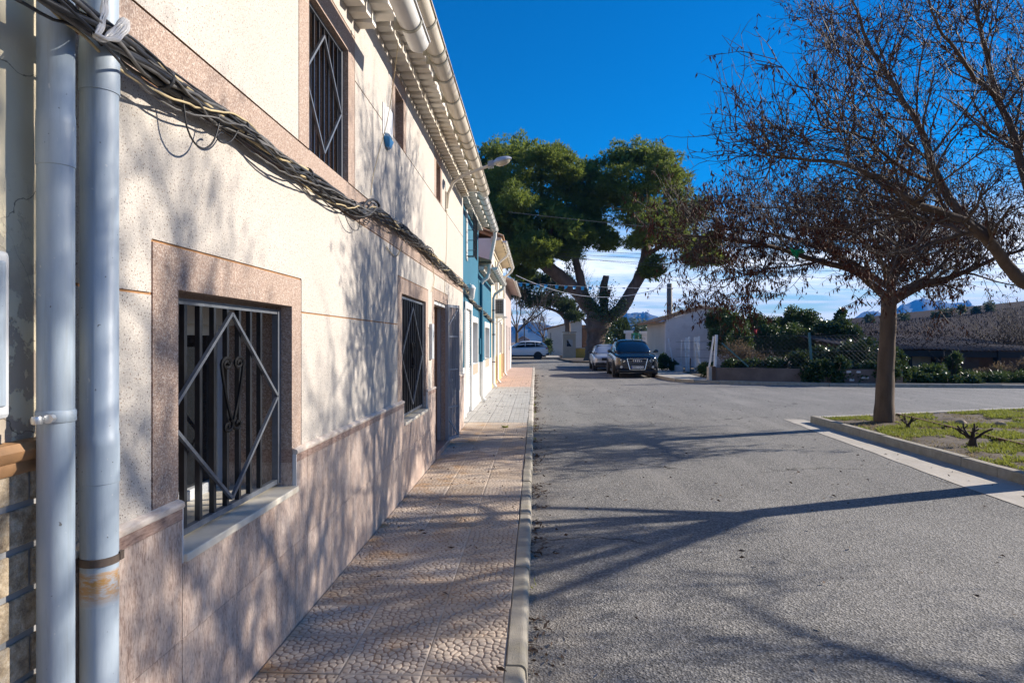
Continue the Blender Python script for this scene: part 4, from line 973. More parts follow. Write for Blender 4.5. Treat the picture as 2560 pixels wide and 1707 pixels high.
MB().tube([(X2, 12.35, 2.62), (X2 + .10, 12.35, 2.66), (X2 + .13, 12.35, 2.62)], .012, 8).build('arm', 'white_plastic', wl_)
MB().lathe((X2 + .13, 12.35, 2.36), [(.03, 0), (.05, .02), (.075, .20), (.085, .22), (.05, .27), (.02, .29)], 8).build('lantern', 'white_plastic', wl_, smooth=True)
# white planter on the near sill
pt = thing('flower_pot', 'white rectangular planter tub on the near window sill behind the bars', 'flower pot', (-1.46, 2.36, .815))
m = MB(); x0, x1, y0, y1, z0, z1 = -1.53, -1.37, 2.23, 2.42, .815, .935
m.add([(x0 + .02, y0 + .02, z0), (x1 - .02, y0 + .02, z0), (x1 - .02, y1 - .02, z0), (x0 + .02, y1 - .02, z0), (x0, y0, z1), (x1, y0, z1), (x1, y1, z1), (x0, y1, z1), (x0 + .012, y0 + .012, z1), (x1 - .012, y0 + .012, z1), (x1 - .012, y1 - .012, z1), (x0 + .012, y1 - .012, z1), (x0 + .03, y0 + .03, z0 + .03), (x1 - .03, y0 + .03, z0 + .03), (x1 - .03, y1 - .03, z0 + .03), (x0 + .03, y1 - .03, z0 + .03)],
      [(3, 2, 1, 0), (0, 1, 5, 4), (1, 2, 6, 5), (2, 3, 7, 6), (3, 0, 4, 7), (4, 5, 9, 8), (5, 6, 10, 9), (6, 7, 11, 10), (7, 4, 8, 11), (8, 9, 13, 12), (9, 10, 14, 13), (10, 11, 15, 14), (11, 8, 12, 15), (12, 13, 14, 15)])
m.build('tub', 'white_plastic', pt); MB().box(x0 - .008, x1 + .008, y0 - .008, y0 + .0, z1 - .02, z1 + .002).box(x0 - .008, x1 + .008, y1, y1 + .008, z1 - .02, z1 + .002).box(x1, x1 + .008, y0, y1, z1 - .02, z1 + .002).build('rim', 'white_plastic', pt)

# ---------------------------------------------------------------- cable bundle along the front
cb = thing('cable_bundle', 'bundle of black and cream cables strung along the cream house front', 'cables', (WX, 6, 2.4))
cp = [(60, -60, -1.08), (150, 0, -1.09), (250, 75, -1.10), (330, 132, -1.145), (430, 212, -1.18), (500, 254, -1.19), (602, 318, -1.195), (699, 400, -1.195), (775, 440, -1.20), (844, 490, -1.20), (883, 515, -1.20), (908, 532, -1.20), (934, 522, -1.20), (1003, 568, -1.20), (1032, 592, -1.20), (1076, 634, -1.20), (1116, 672, -1.205), (1163, 716, -1.21)]
cpts = np.array([Wp(*q) for q in cp]); cpts = np.concatenate([[cpts[0] + (0, -.9, .02)], cpts, [[-1.30, 12.3, 2.50], [-1.32, 13.4, 2.40], [-1.31, 15.3, 2.33], [-1.31, 18.0, 2.25], [-1.31, 19.8, 2.15]]])
s_ = np.concatenate([[0], np.cumsum(np.linalg.norm(np.diff(cpts, axis=0), axis=1))]); smax = s_[-1]
def cpath(s): return np.stack([np.interp(s, s_, cpts[:, k]) for k in range(3)], -1)
r = np.random.default_rng(12)
S = np.arange(0, smax, .045); base = cpath(S)
for k in range(3): base[:, k] = np.convolve(np.pad(base[:, k], 3, 'edge'), np.ones(7) / 7, 'valid')
specs = [('black_cable', .011, .016)] * 3 + [('black_cable', .0075, .024)] * 5 + [('grey_cable', .0065, .026)] * 4 + [('cream_cable', .0065, .022)] * 2 + [('black_cable', .004, .032)] * 5 + [('grey_cable', .0035, .036)] * 4 + [('cream_cable', .004, .036)]
for i, (mt, rad, rr) in enumerate(specs):
    ph = r.uniform(0, 6.28); tw = r.uniform(4, 9) * (1 if rad > .009 else r.choice([-1, 1]) * .5); jit = np.convolve(r.normal(0, 1, len(S) + 24), np.ones(25) / 25, 'valid')
    mess = np.clip((S - 4.3) / 1.5, 0, 1) * 1.0 + .35
    wig = np.stack([np.convolve(r.normal(0, 1, len(S) + 6), np.ones(7) / 7, 'valid') for _ in range(3)], 1) * .014 * mess[:, None] * (0.3 if rad > .007 else 1.0)
    a = ph + tw * S + jit * 2
    off = np.stack([np.abs(np.cos(a)) * 0 + rr * np.cos(a), 0 * a, rr * np.sin(a) - (.018 * (rad < .005)) * (1 + np.sin(S * 3 + ph))], 1)
    P = base + off + wig; P[:, 0] = np.maximum(P[:, 0], np.where(P[:, 1] < 11, WX, X2) + rad)
    end = len(P) if i % 3 else int(np.searchsorted(P[:, 1], r.uniform(10.5, 11.4)))
    V, Fc = tubes_np([(P[:end], np.full(end, rad))], 6); np_obj('cable', V, Fc, mt, cb, True)
def dangle(px, X, mt='black_cable', rad=.0035):
    P = np.array([Wp(u, v, x) for (u, v), x in zip(px, X if hasattr(X, '__len__') else [X] * len(px))]); n = len(P)
    tq = np.linspace(0, n - 1, n * 7); Q = np.stack([np.interp(tq, range(n), P[:, k]) for k in range(3)], 1)
    for _ in range(2):
        for k in range(3): Q[:, k] = np.convolve(np.pad(Q[:, k], 3, 'edge'), np.ones(7) / 7, 'valid')
    V, Fc = tubes_np([(Q, np.full(len(Q), rad))], 6); return np_obj('loose_cable', V, Fc, mt, cb, True)
dangle([(452, 225), (460, 267), (463, 300), (469, 327), (485, 360), (509, 376), (530, 362), (540, 340), (549, 309), (545, 270), (527, 254), (505, 240)], -1.17)
dangle([(600, 318), (590, 335), (580, 352), (563, 361), (545, 352), (541, 338), (553, 330), (560, 335)], -1.18)
dangle([(768, 445), (775, 470), (790, 490), (815, 505), (850, 515), (880, 520)], -1.21, rad=.003)
dangle([(860, 530), (868, 555), (880, 575), (895, 578), (900, 560), (898, 545)], -1.21, rad=.0028)
dangle([(905, 545), (915, 560), (925, 555), (912, 548), (905, 558), (918, 566), (925, 545), (935, 540)], -1.21, rad=.0035)
dangle([(905, 525), (912, 508), (925, 498), (940, 500), (950, 515), (945, 535)], -1.185, rad=.010)
dangle([(900, 510), (897, 520), (902, 535), (915, 530), (930, 505), (938, 512)], -1.18, rad=.008)
dangle([(998, 87), (985, 200), (970, 300), (956, 349), (940, 410), (930, 450), (927, 498)], [-.93, -1.03, -1.12, -1.17, -1.20, -1.20, -1.20], 'cream_cable', .0028)
dangle([(1005, 612), (1000, 630), (990, 645), (975, 630), (965, 615)], -1.235, 'cream_cable', .004)
dangle([(1080, 640), (1083, 680), (1087, 700), (1078, 735)], -1.23, 'cream_cable', .004)
dangle([(1116, 500), (1118, 560), (1116, 640), (1113, 690), (1111, 745)], -1.238, 'cream_cable', .003)
for (u, v) in ((395, 185), (603, 320), (775, 440), (880, 514), (1003, 568), (1076, 634)):
    p = Wp(u, v, -1.19); d = cpath(np.array([np.argmin(np.linalg.norm(base - p, axis=1)) * .045]))[0]
    m = MB(); n = 14
    m.lathe((d[0], d[1] - .008, d[2]), [(.033, 0), (.036, .002), (.036, .014), (.033, .016)], n, 'y'); m.build('cable_tie', 'black_cable', cb)
# clear plastic strip knotted round the pipe and the bundle
q = np.array([(265, -30), (262, 30), (250, 78), (238, 95), (262, 104), (295, 70), (318, 45), (316, 75), (290, 100), (262, 98), (240, 85)]); 
for rr_, sh in ((.0045, 0), (.0035, 5), (.004, -6)):
    P = smooth_line([Wp(u + sh, v + sh * .6, x) for (u, v), x in zip(q, (-1.10, -1.085, -1.07, -1.065, -1.062, -1.06, -1.06, -1.058, -1.056, -1.056, -1.06))], 60)
    V, Fc = tubes_np([(P, np.full(60, rr_) * (1 + .35 * np.sin(np.arange(60) * .9)))], 7); np_obj('plastic_strip', V, Fc, 'clear_tape', cb, True)

# ================================================================== TREES
def unit(v): return v / (np.linalg.norm(v) + 1e-9)
def sprout(r, p, d, L, rad, nseg, up, wander):
    pts = [p]; d = unit(d)
    for i in range(nseg):
        d = unit(d + r.normal(0, wander, 3) + np.array((0, 0, up))); pts.append(pts[-1] + d * L / nseg)
    return np.array(pts), np.linspace(rad, rad * .35, nseg + 1)
def off_dir(r, t, lo, hi):
    a = unit(np.cross(t, r.normal(size=3))); ang = r.uniform(R(lo), R(hi)); return unit(t * math.cos(ang) + a * math.sin(ang))
def bare_tree(name, label, base, trunk, limbs, seed, n1, n2, n3, leaf_p, l1=(.7, 1.5), leafL=(.05, .085), group='trees along the garden bed', z_leaf_bias=0.0, leaf_w=.017, inner=.15):
    """trunk and hand-set limbs, then three orders of twigs and hanging dry leaves"""
    r = np.random.default_rng(seed); root = thing(name, label, 'tree', tuple(base), group)
    tp, tr = trunk; tp = np.array(tp, float); Q = smooth_line(tp, 14); rr = np.interp(np.linspace(0, 1, 14), np.linspace(0, 1, len(tr)), tr)
    rr = rr * (1 + .04 * np.sin(np.arange(14) * 2.1)); V, Fc = tubes_np([(Q, rr)], 14)
    ang = np.arctan2(V[:, 1] - base[1], V[:, 0] - base[0]); V[:, :2] += (V[:, :2] - Q[np.argmin(np.abs(V[:, None, 2] - Q[None, :, 2]), 1)][:, :2]) * (.06 * np.sin(3 * ang + V[:, 2] * 2))[:, None]
    np_obj('trunk', V, Fc, 'bark', root, True)
    B, T, Wg, leafC, leafD = [], [], [], [], []
    for P, r0, r1 in limbs:
        n = max(10, int(len(P) * 5)); Lp = smooth_line(P, n); Lp[2:-1] += np.cumsum(r.normal(0, .008, (n - 3, 3)), 0); lr = r0 + (r1 - r0) * np.linspace(0, 1, n) ** .8
        V, Fc = tubes_np([(Lp, lr)], 9); np_obj('limb', V, Fc, 'bark', root, True)
        tan = np.gradient(Lp, axis=0); tl = np.linalg.norm(np.diff(Lp, axis=0), axis=1).sum()
        for k in range(int(n1 * tl)):
            i = min(n - 1, int(n * (r.uniform(inner, 1.0)))); B.append(sprout(r, Lp[i], off_dir(r, unit(tan[i]), 25, 70) + (0, 0, .15), r.uniform(*l1) * (1.1 - .45 * i / n), max(.007, lr[i] * .42), 7, .07, .16))
        B.append(sprout(r, Lp[-1], unit(tan[-1]), l1[0], r1, 6, .05, .15))
    for P, rad in B:
        L = np.linalg.norm(np.diff(P, axis=0), axis=1).sum(); tan = np.gradient(P, axis=0)
        for k in range(int(n2 * L)):
            i = r.integers(1, len(P)); T.append(sprout(r, P[i], off_dir(r, unit(tan[i]), 25, 65), r.uniform(.25, .7), .0056, 5, .06, .17))
    for P, rad in T:
        tan = np.gradient(P, axis=0)
        for k in range(n3):
            i = r.integers(1, len(P)); Wg.append(sprout(r, P[i], off_dir(r, unit(tan[i]), 25, 65), r.uniform(.08, .28), .0036, 3, .05, .2))
        m_ = r.random(len(P)) < leaf_p
        for p in P[m_]: leafC.append(p)
    for P, rad in Wg:
        for p in P[1:]:
            if r.random() < leaf_p: leafC.append(p)
    for nm, lines, sd, mt in (('branches', B, 5, 'bark'), ('twigs', T, 3, 'twig'), ('fine_twigs', Wg, 3, 'twig')):
        if lines: V, Fc = tubes_np(lines, sd); np_obj(nm, V, Fc, mt, root, True, kind='stuff')
    C = np.array(leafC); cl = np.sin(C @ np.array((2.3, 1.9, 2.7))) * np.sin(C @ np.array((-1.7, 2.9, 1.3)) + 1) + z_leaf_bias * (C[:, 2] - C[:, 2].mean())
    C = C[r.random(len(C)) < np.clip(.55 + .8 * cl, .06, 1)]
    C = np.repeat(C, 2, 0) + r.normal(0, .007, (len(C) * 2, 3)); D = np.stack([r.normal(0, .4, len(C)), r.normal(0, .4, len(C)), -np.ones(len(C))], 1)
    V, Fc = leaves_np(C, D, r.uniform(*leafL, len(C)) * r.choice([.55, 1, 1.15], len(C)), leaf_w * r.uniform(.5, 1.3, len(C)), r); np_obj('dry_leaves', V, Fc, 'dry_leaf', root, kind='stuff')
    return root
def px_limb(L, r0, r1): return ([Pp(*q) for q in L], r0, r1)
bA = np.array((6.32, 11.82, .08)); fA = Pp(2224, 732, 11.55)
limbsA = [px_limb(L, a, b) for L, a, b in (
    ([(2212, 740, 11.55), (2143, 679, 11.2), (2060, 654, 10.9), (1932, 615, 10.5), (1800, 590, 10.2), (1690, 585, 10.0)], .075, .014),
    ([(2216, 715, 11.6), (2138, 659, 11.9), (2040, 610, 12.3), (1920, 580, 12.7), (1780, 560, 13)], .06, .014),
    ([(2226, 735, 11.6), (2234, 672, 11.6), (2254, 600, 11.7), (2262, 520, 11.8), (2255, 440, 12)], .085, .015),
    ([(2236, 752, 11.5), (2283, 724, 11.4), (2350, 701, 11.2), (2468, 654, 10.9), (2600, 610, 10.6)], .075, .015),
    ([(2240, 735, 11.6), (2306, 697, 11.9), (2350, 661, 12.3), (2420, 600, 12.8), (2480, 550, 13.2)], .055, .014),
    ([(2222, 715, 11.45), (2200, 650, 10.6), (2150, 600, 9.9), (2080, 560, 9.3)], .05, .012),
    ([(2232, 710, 11.7), (2270, 650, 12.8), (2340, 600, 14)], .05, .012),
    ([(2228, 690, 11.6), (2170, 600, 11.3), (2080, 545, 11.4), (1980, 520, 11.5), (1880, 520, 11.6)], .05, .012),
    ([(2100, 640, 10.9), (2020, 660, 10.4), (1940, 670, 10.2), (1850, 690, 10.1), (1800, 705, 10)], .02, .008))]
bare_tree('street_tree', 'broad low tree with reddish dry leaves standing in the grass corner', bA, ([bA, bA + (.0, .0, .25), bA + (.02, 0, 1.1), fA], [.175, .142, .132, .122]), limbsA, 31, 8.5, 11, 4, .85, l1=(.6, 1.25), leafL=(.06, .105), z_leaf_bias=-.25, leaf_w=.022)
bB = np.array((6.02, 7.36, .08)); fB = np.array((6.05, 7.37, 2.0)); LB = [(2690, 752, 7.12), (2560, 704, 7.0), (2470, 588, 6.9)]
limbsB = [px_limb(L, a, b) for L, a, b in (
    (LB + [(2427, 560, 6.85), (2297, 509, 6.6), (2197, 440, 6.4), (2121, 413, 6.3), (2006, 398, 6.2), (1925, 390, 6.1)], .085, .008),
    ([(2470, 588, 6.9), (2405, 545, 7.0), (2350, 459, 7.1), (2293, 306, 7.2), (2236, 222, 7.3), (2178, 134, 7.3), (2130, 20, 7.4), (2090, -70, 7.5)], .055, .010),
    ([(2690, 752, 7.12), (2620, 600, 7.4), (2560, 420, 7.6), (2500, 250, 7.8), (2450, 60, 8.0), (2430, -80, 8.1)], .075, .012),
    ([(2470, 588, 6.9), (2400, 590, 7.6), (2300, 545, 8.2), (2180, 500, 8.6), (2080, 480, 8.9)], .035, .009),
    ([(2690, 745, 7.1), (2790, 560, 6.9), (2900, 330, 6.7), (2960, 100, 6.6)], .07, .012),
    ([(2690, 740, 7.15), (2640, 480, 8.3), (2600, 250, 9.2), (2580, 60, 9.8)], .06, .012),
    ([(2350, 459, 7.1), (2280, 420, 6.7), (2190, 330, 6.4), (2100, 290, 6.2), (2040, 270, 6.1)], .028, .008),
    ([(2500, 250, 7.8), (2420, 180, 7.4), (2350, 80, 7.1), (2300, -40, 7.0)], .035, .009))] + [
    ([fB, (5.6, 6.3, 2.9), (5.15, 5.3, 3.7), (4.9, 4.4, 4.6)], .06, .012), ([fB, (6.3, 6.2, 3.1), (6.2, 5.0, 4.4), (5.9, 4.1, 5.6)], .06, .012), ([fB, (7.2, 7.6, 3.0), (8.4, 7.9, 4.0), (9.3, 8.2, 4.8)], .06, .012)]
bare_tree('street_tree', 'nearly bare tree whose limb reaches in from the right edge', bB, ([bB, bB + (0, 0, .25), bB + (.01, 0, 1.1), fB + (0, 0, .03)], [.19, .15, .135, .12]), limbsB, 47, 8.8, 11, 4, .21, l1=(.6, 1.45), leafL=(.05, .08), inner=.28)
bC = np.array((7.1, 3.7, .08)); fC = bC + (0, 0, 1.95); rc = np.random.default_rng(5)
limbsC = []
for k in range(11):
    a = k * 2 * math.pi / 11 + .35; ln = rc.uniform(2.5, 3.4); rise = (rc.uniform(1.7, 3.4) if k % 2 else rc.uniform(.7, 1.6)); d = np.array((math.cos(a), math.sin(a), 0))
    limbsC.append(([fC, fC + d * ln * .33 + (0, 0, rise * .45), fC + d * ln * .7 + (0, 0, rise * .8), fC + d * ln + (0, 0, rise)], .065, .011))
bare_tree('street_tree', 'tree beyond the right edge that throws dappled shade on the road', bC, ([bC, bC + (0, 0, .25), bC + (.02, .02, 1.1), fC + (0, 0, .03)], [.19, .15, .135, .12]), limbsC, 53, 5.5, 8, 3, .20, l1=(.6, 1.3), leafL=(.05, .08), inner=.36)

# scrap of green plastic caught in the branches
p = Pp(1990, 628, 10.4); m = MB(); r = np.random.default_rng(2)
pp = [p + np.array(q) for q in ((-.11, 0, .06), (0, .02, .02), (.10, .01, .05), (.15, 0, -.02), (.06, .03, -.03), (.02, 0, -.16), (-.04, .03, -.05))]
m.add(pp + [p + (0, -.05, 0)], [(7, i, (i + 1) % 7) for i in range(7)]); o = m.build('plastic_scrap', 'green_plastic'); md = o.modifiers.new('thick', 'SOLIDIFY'); md.thickness = .004
tag(o, 'torn bright green plastic scrap caught in the tree branches', 'plastic scrap')

# pruned shrub stumps
for (u, v, sc, sd, lab) in ((2270, 1073, .55, 3, 'small pruned shrub stump beside the tree trunk'), (2432, 1118, .82, 4, 'larger gnarled pruned shrub stump nearer the kerb')):
    p = Gp(u, v, .08); r = np.random.default_rng(sd); st = thing('pruned_shrub', lab, 'shrub', tuple(p), 'pruned shrubs in the bed')
    V, Fc = tubes_np([(np.array([p, p + np.array((0, 0, .10)) * sc, p + np.array((.01, 0, .17)) * sc]), np.array((.085, .06, .05)) * sc)], 9); np_obj('stump', V, Fc, 'stump_wood', st, True)
    for k in range(7):
        a = k * .9 + r.uniform(-.2, .2); d = np.array((math.cos(a), math.sin(a) * .7, r.uniform(.8, 1.5))); P, rad = sprout(r, p + np.array((0, 0, .12)) * sc, d, r.uniform(.22, .36) * sc, .020 * sc, 6, .05, .22)
        V, Fc = tubes_np([(P, np.linspace(.024, .014, 7) * sc)], 6); np_obj('cut_stem', V, Fc, 'stump_wood', st, True)
        P2, _ = sprout(r, P[4], off_dir(r, unit(P[5] - P[4]), 40, 70), .10 * sc, .01, 3, 0, .2); V, Fc = tubes_np([(P2, np.linspace(.014, .009, 4) * sc)], 5); np_obj('cut_stem', V, Fc, 'stump_wood', st, True)

# ---------------------------------------------------------------- the great pine
def needle_crown(blobs, seed, mat, parent, per=430, tuft=(.22, .38), wid=.05, dz=3.0, nper=6, fill=260):
    r = np.random.default_rng(seed); C, D = [], []
    for (u, v, ru, rv, zc) in blobs:
        zc = zc + r.uniform(-dz, dz); c = Pp(u, v, zc); k = zc / F_PX; rad = np.array((ru * k, ru * k * .95, rv * k))
        nsub = 26; sd = r.normal(size=(nsub, 3)); sd /= np.linalg.norm(sd, axis=1, keepdims=True); sd[:, 2] = np.where(sd[:, 2] < -.5, sd[:, 2] * .5, sd[:, 2])
        sc = c + sd * rad * r.uniform(.55, .92, (nsub, 1))
        i = r.integers(nsub, size=per); od = r.normal(size=(per, 3)); od /= np.linalg.norm(od, axis=1, keepdims=True)
        sr = rad.mean() * .40 * r.uniform(.6, 1.25, (per, 1))
        C.append(sc[i] + od * sr * r.uniform(.35, 1.12, (per, 1)) * np.array((1, 1, .75))); D.append(od + sd[i] * .5 + np.array((0, 0, .35)))
    C, D = np.concatenate(C), np.concatenate(D); F0 = []
    for (u, v, ru, rv, zc) in blobs:
        c = Pp(u, v, zc); k = zc / F_PX; q = r.normal(size=(fill, 3)); q /= np.linalg.norm(q, axis=1, keepdims=True); F0.append(c + q * np.array((ru * k, ru * k, rv * k)) * r.uniform(.1, .72, (fill, 1)))
    F0 = np.concatenate(F0); V, Fc = leaves_np(F0, r.normal(size=F0.shape), r.uniform(.35, .6, len(F0)), .22, r); np_obj('inner_foliage', V, Fc, mat, parent, kind='stuff')
    C = np.repeat(C, nper, 0); D = np.repeat(D, nper, 0)
    D = D / np.linalg.norm(D, axis=1, keepdims=True) + r.normal(0, .55, D.shape)
    V, Fc = leaves_np(C, D, r.uniform(*tuft, len(C)), wid * r.uniform(.7, 1.4, len(C)), r); return np_obj('crown', V, Fc, mat, parent, kind='stuff')
pb = Gp(1487, 904, .1); pine = thing('pine_tree', 'huge old umbrella pine with forked trunk at the end of the street', 'tree', tuple(pb))
Z0 = 49.2
def ptube(name, L, rads, sides=14, par=pine, n=22, knob=.05):
    P = smooth_line([Pp(*q) for q in L], n); rr = np.interp(np.linspace(0, 1, n), np.linspace(0, 1, len(rads)), rads)
    r = np.random.default_rng(len(L) + int(L[0][0])); rr = rr * (1 + r.normal(0, knob, n)); V, Fc = tubes_np([(P, rr)], sides)
    V += r.normal(0, .018, V.shape) * np.repeat(rr, sides)[:, None] / .3
    return np_obj(name, V, Fc, 'pine_bark', par, True)
ptube('trunk', [(1485, 908, Z0), (1487, 880, Z0), (1490, 840, Z0), (1495, 800, Z0), (1497, 770, Z0)], [.82, .66, .72, .98, .75])
ptube('limb', [(1495, 800, Z0), (1478, 772, Z0), (1448, 735, Z0 - .5), (1407, 697, Z0 - 1), (1370, 668, Z0 - 1.5), (1335, 640, Z0 - 2), (1300, 590, Z0 - 2), (1285, 520, Z0 - 2)], [.62, .56, .52, .48, .44, .36, .26, .14])
ptube('limb', [(1462, 740, Z0 - .4), (1453, 705, Z0 - .5), (1441, 660, Z0 - .5), (1430, 600, Z0), (1420, 540, Z0)], [.32, .30, .27, .22, .12])
ptube('limb', [(1497, 800, Z0), (1528, 796, Z0), (1558, 769, Z0 + .3), (1581, 722, Z0 + .5), (1602, 690, Z0 + .6), (1612, 650, Z0 + .6), (1618, 590, Z0 + 1), (1640, 520, Z0 + 1)], [.5, .48, .46, .42, .40, .34, .24, .13])
ptube('limb', [(1360, 660, Z0 - 1.6), (1370, 610, Z0 - 2.5), (1385, 550, Z0 - 3)], [.2, .16, .08], n=12)
ptube('limb', [(1614, 640, Z0 + .6), (1660, 610, Z0 - .5), (1720, 590, Z0 - 1), (1770, 600, Z0 - 1.5)], [.2, .16, .12, .06], n=12)
st = ptube('broken_stub', [(1510, 775, Z0 - .6), (1508, 740, Z0 - .7), (1508, 715, Z0 - .7), (1516, 691, Z0 - .6)], [.34, .30, .28, .24], n=10, knob=.03)
MB().lathe(Pp(1516, 690, Z0 - .6), [(.23, -.03), (.21, .015), (.12, .02)], 12).build('cut_face', 'straw', pine)
ptube('broken_stub', [(1510, 745, Z0 - .7), (1521, 738, Z0 - 1), (1523, 726, Z0 - 1.2)], [.16, .15, .14], n=8)
blobs = [(1235, 400, 55, 45), (1290, 380, 65, 40), (1345, 392, 55, 40), (1215, 450, 45, 50), (1275, 455, 75, 50), (1350, 440, 65, 45), (1225, 520, 45, 40), (1300, 530, 70, 45), (1385, 505, 65, 50), (1330, 590, 60, 40), (1395, 590, 55, 42), (1250, 575, 45, 35),
         (1430, 470, 55, 45), (1445, 550, 50, 42), (1415, 632, 42, 22), (1345, 632, 45, 22), (1465, 430, 45, 32), (1500, 480, 50, 55), (1490, 560, 45, 38), (1520, 605, 35, 25),
         (1555, 400, 55, 40), (1610, 390, 60, 38), (1660, 415, 50, 42), (1550, 460, 55, 45), (1630, 465, 65, 48), (1690, 470, 48, 48), (1590, 540, 65, 42), (1670, 535, 65, 42), (1730, 530, 48, 38), (1600, 600, 45, 30), (1690, 600, 60, 38), (1755, 610, 50, 38), (1785, 645, 32, 20), (1630, 672, 34, 42), (1740, 650, 40, 20),
         (1285, 630, 38, 36), (1305, 680, 26, 22), (1262, 600, 32, 32), (1240, 480, 40, 40), (1570, 500, 50, 35), (1470, 510, 45, 40), (1275, 605, 50, 40), (1440, 600, 45, 34), (1200, 560, 40, 40), (1205, 500, 40, 50), (1395, 400, 40, 35), (1420, 430, 40, 35)]
near_b = [(1300, 625, 46, 34), (1345, 650, 36, 22), (1265, 640, 40, 40), (1225, 600, 40, 45), (1305, 570, 45, 36), (1350, 615, 45, 28), (1425, 570, 45, 36), (1622, 575, 42, 34), (1655, 560, 45, 36), (1290, 500, 50, 38), (1385, 545, 45, 36), (1240, 545, 40, 36)]
needle_crown([(*b, Z0) for b in blobs] + [(*b, Z0 - 5) for b in near_b], 61, 'pine_needle', pine, per=800)
def ivy(parent, C0, n, spread, seed, mat='ivy_leaf', L=(.10, .16), W=.10, name='ivy'):
    r = np.random.default_rng(seed); C = np.array(C0)[r.integers(len(C0), size=n)] + r.normal(0, 1, (n, 3)) * np.array(spread)
    V, Fc = leaves_np(C, r.normal(size=(n, 3)) + (0, -.4, -.3), r.uniform(*L, n), W, r); return np_obj(name, V, Fc, mat, parent, kind='stuff')
ivy(pine, [Pp(u, v, Z0 - 1.0) for u, v in ((1475, 752), (1485, 765), (1495, 772), (1507, 770), (1515, 760), (1512, 745), (1507, 735), (1525, 775), (1540, 770), (1468, 742), (1490, 780), (1505, 785), (1555, 760), (1516, 725), (1500, 790))], 2600, (.35, .25, .35), 5)
ivy(pine, [Pp(u, v, Z0 - .6) for u, v in ((1520, 820), (1522, 840), (1520, 855), (1530, 800), (1545, 790), (1415, 690), (1425, 670), (1420, 650))], 1100, (.22, .2, .45), 6)

sp_ = thing('pine_tree', 'small dark pine behind the booth with low pale forked trunk', 'tree', tuple(Gp(1420, 888, .1) * np.array((1, 1, 1))))
for L, rd in (([(1421, 893, 64), (1421, 850, 64), (1420, 815, 64), (1416, 795, 64)], [.36, .28, .27, .3]), ([(1416, 800, 64), (1400, 780, 64), (1370, 770, 64), (1340, 760, 63)], [.2, .15, .1, .05]), ([(1418, 800, 64), (1440, 785, 64), (1447, 765, 64)], [.2, .17, .1]), ([(1412, 792, 64), (1390, 760, 64), (1370, 735, 64)], [.16, .1, .06])): ptube('limb' if rd[0] < .3 else 'trunk', L, rd, 9, sp_, 10)
needle_crown([(*b, 64) for b in ((1320, 705, 40, 30), (1365, 700, 45, 32), (1405, 715, 40, 30), (1330, 750, 42, 26), (1375, 750, 45, 28), (1415, 765, 30, 22), (1435, 790, 22, 14), (1300, 735, 24, 14))], 67, 'pine_needle_dark', sp_, per=420, dz=1.5)
def far_bare(label, u, v, zc, h, seed, n=7, spread=.45, base_v=None, grp='bare trees in the distance'):
    r = np.random.default_rng(seed); b = Gp(u, base_v, .05) if base_v else Pp(u, v, zc) * np.array((1, 1, 0)) + (0, 0, .05); b[0:2] = Pp(u, v, zc)[0:2]
    root = thing('bare_tree', label, 'tree', tuple(b), grp); V, Fc = tubes_np([(np.array([b, b + (0, 0, h * .3)]), np.array((.13, .09)) * h / 6)], 7); np_obj('trunk', V, Fc, 'bark', root)
    B, T = [], []
    for k in range(n):
        d = np.array((r.normal(0, spread), r.normal(0, spread), 1.0)); B.append(sprout(r, b + (0, 0, h * .28), d, h * r.uniform(.45, .75), .05 * h / 6, 7, .03, .12))
    for P, _ in B:
        for k in range(16): i = r.integers(2, 8); T.append(sprout(r, P[i], off_dir(r, unit(P[min(i + 1, 7)] - P[i - 1]), 20, 55), h * r.uniform(.1, .25), .018, 4, .08, .12))
    T2 = []
    for P, _ in T:
        for k in range(3): i = r.integers(1, 5); T2.append(sprout(r, P[i], off_dir(r, unit(P[i] - P[i - 1]), 20, 55), h * r.uniform(.05, .12), .011, 3, .06, .15))
    V, Fc = tubes_np(B + T + T2, 4); np_obj('branches', V, Fc, 'twig', root, kind='stuff'); return root
far_bare('thin bare tree right beside the end of the house row', 1292, 880, 60, 8.2, 4)
far_bare('spreading bare tree behind the white car', 1358, 880, 74, 6.6, 5, 9, .8)
far_bare('upright bare tree seen through the fork of the great pine', 1480, 880, 72, 10.5, 9, 8)

# ================================================================== CARS  (local: x across, y from nose 0 to tail L, z up)
def loft(secs, closed_ends=True):
    m = MB(); n = len(secs[0]); vs = [p for s in secs for p in s]
    fs = [(i * n + k, i * n + k + 1, (i + 1) * n + k + 1, (i + 1) * n + k) for i in range(len(secs) - 1) for k in range(n - 1)]
    fs += [(i * n + n - 1, i * n, (i + 1) * n, (i + 1) * n + n - 1) for i in range(len(secs) - 1)]
    if closed_ends: fs += [tuple(range(n))[::-1], tuple((len(secs) - 1) * n + k for k in range(n))]
    return m.add(vs, fs)
def bsec(y, w, zb, zt, cr=.02):
    h = [(.80 * w, zb), (.94 * w, zb + .05), (.985 * w, zb + .35 * (zt - zb)), (w, zb + .62 * (zt - zb)), (.975 * w, zt - .10 * (zt - zb)), (.90 * w, zt - .01), (.45 * w, zt + cr * .8), (0, zt + cr)]
    return [(x, y, z) for x, z in h] + [(-x, y, z) for x, z in h[-2::-1]]
def gsec(y, wb, zb, wt, zt):
    h = [(wb, zb), (wb + (wt - wb) * .5 + .012, zb + (zt - zb) * .5), (wt, zt - .08 * min(1, (zt - zb) * 3)), (wt * .86, zt - .012), (wt * .45, zt + .012), (0, zt + .018)]
    return [(x, y, z) for x, z in h] + [(-x, y, z) for x, z in h[-2::-1]]
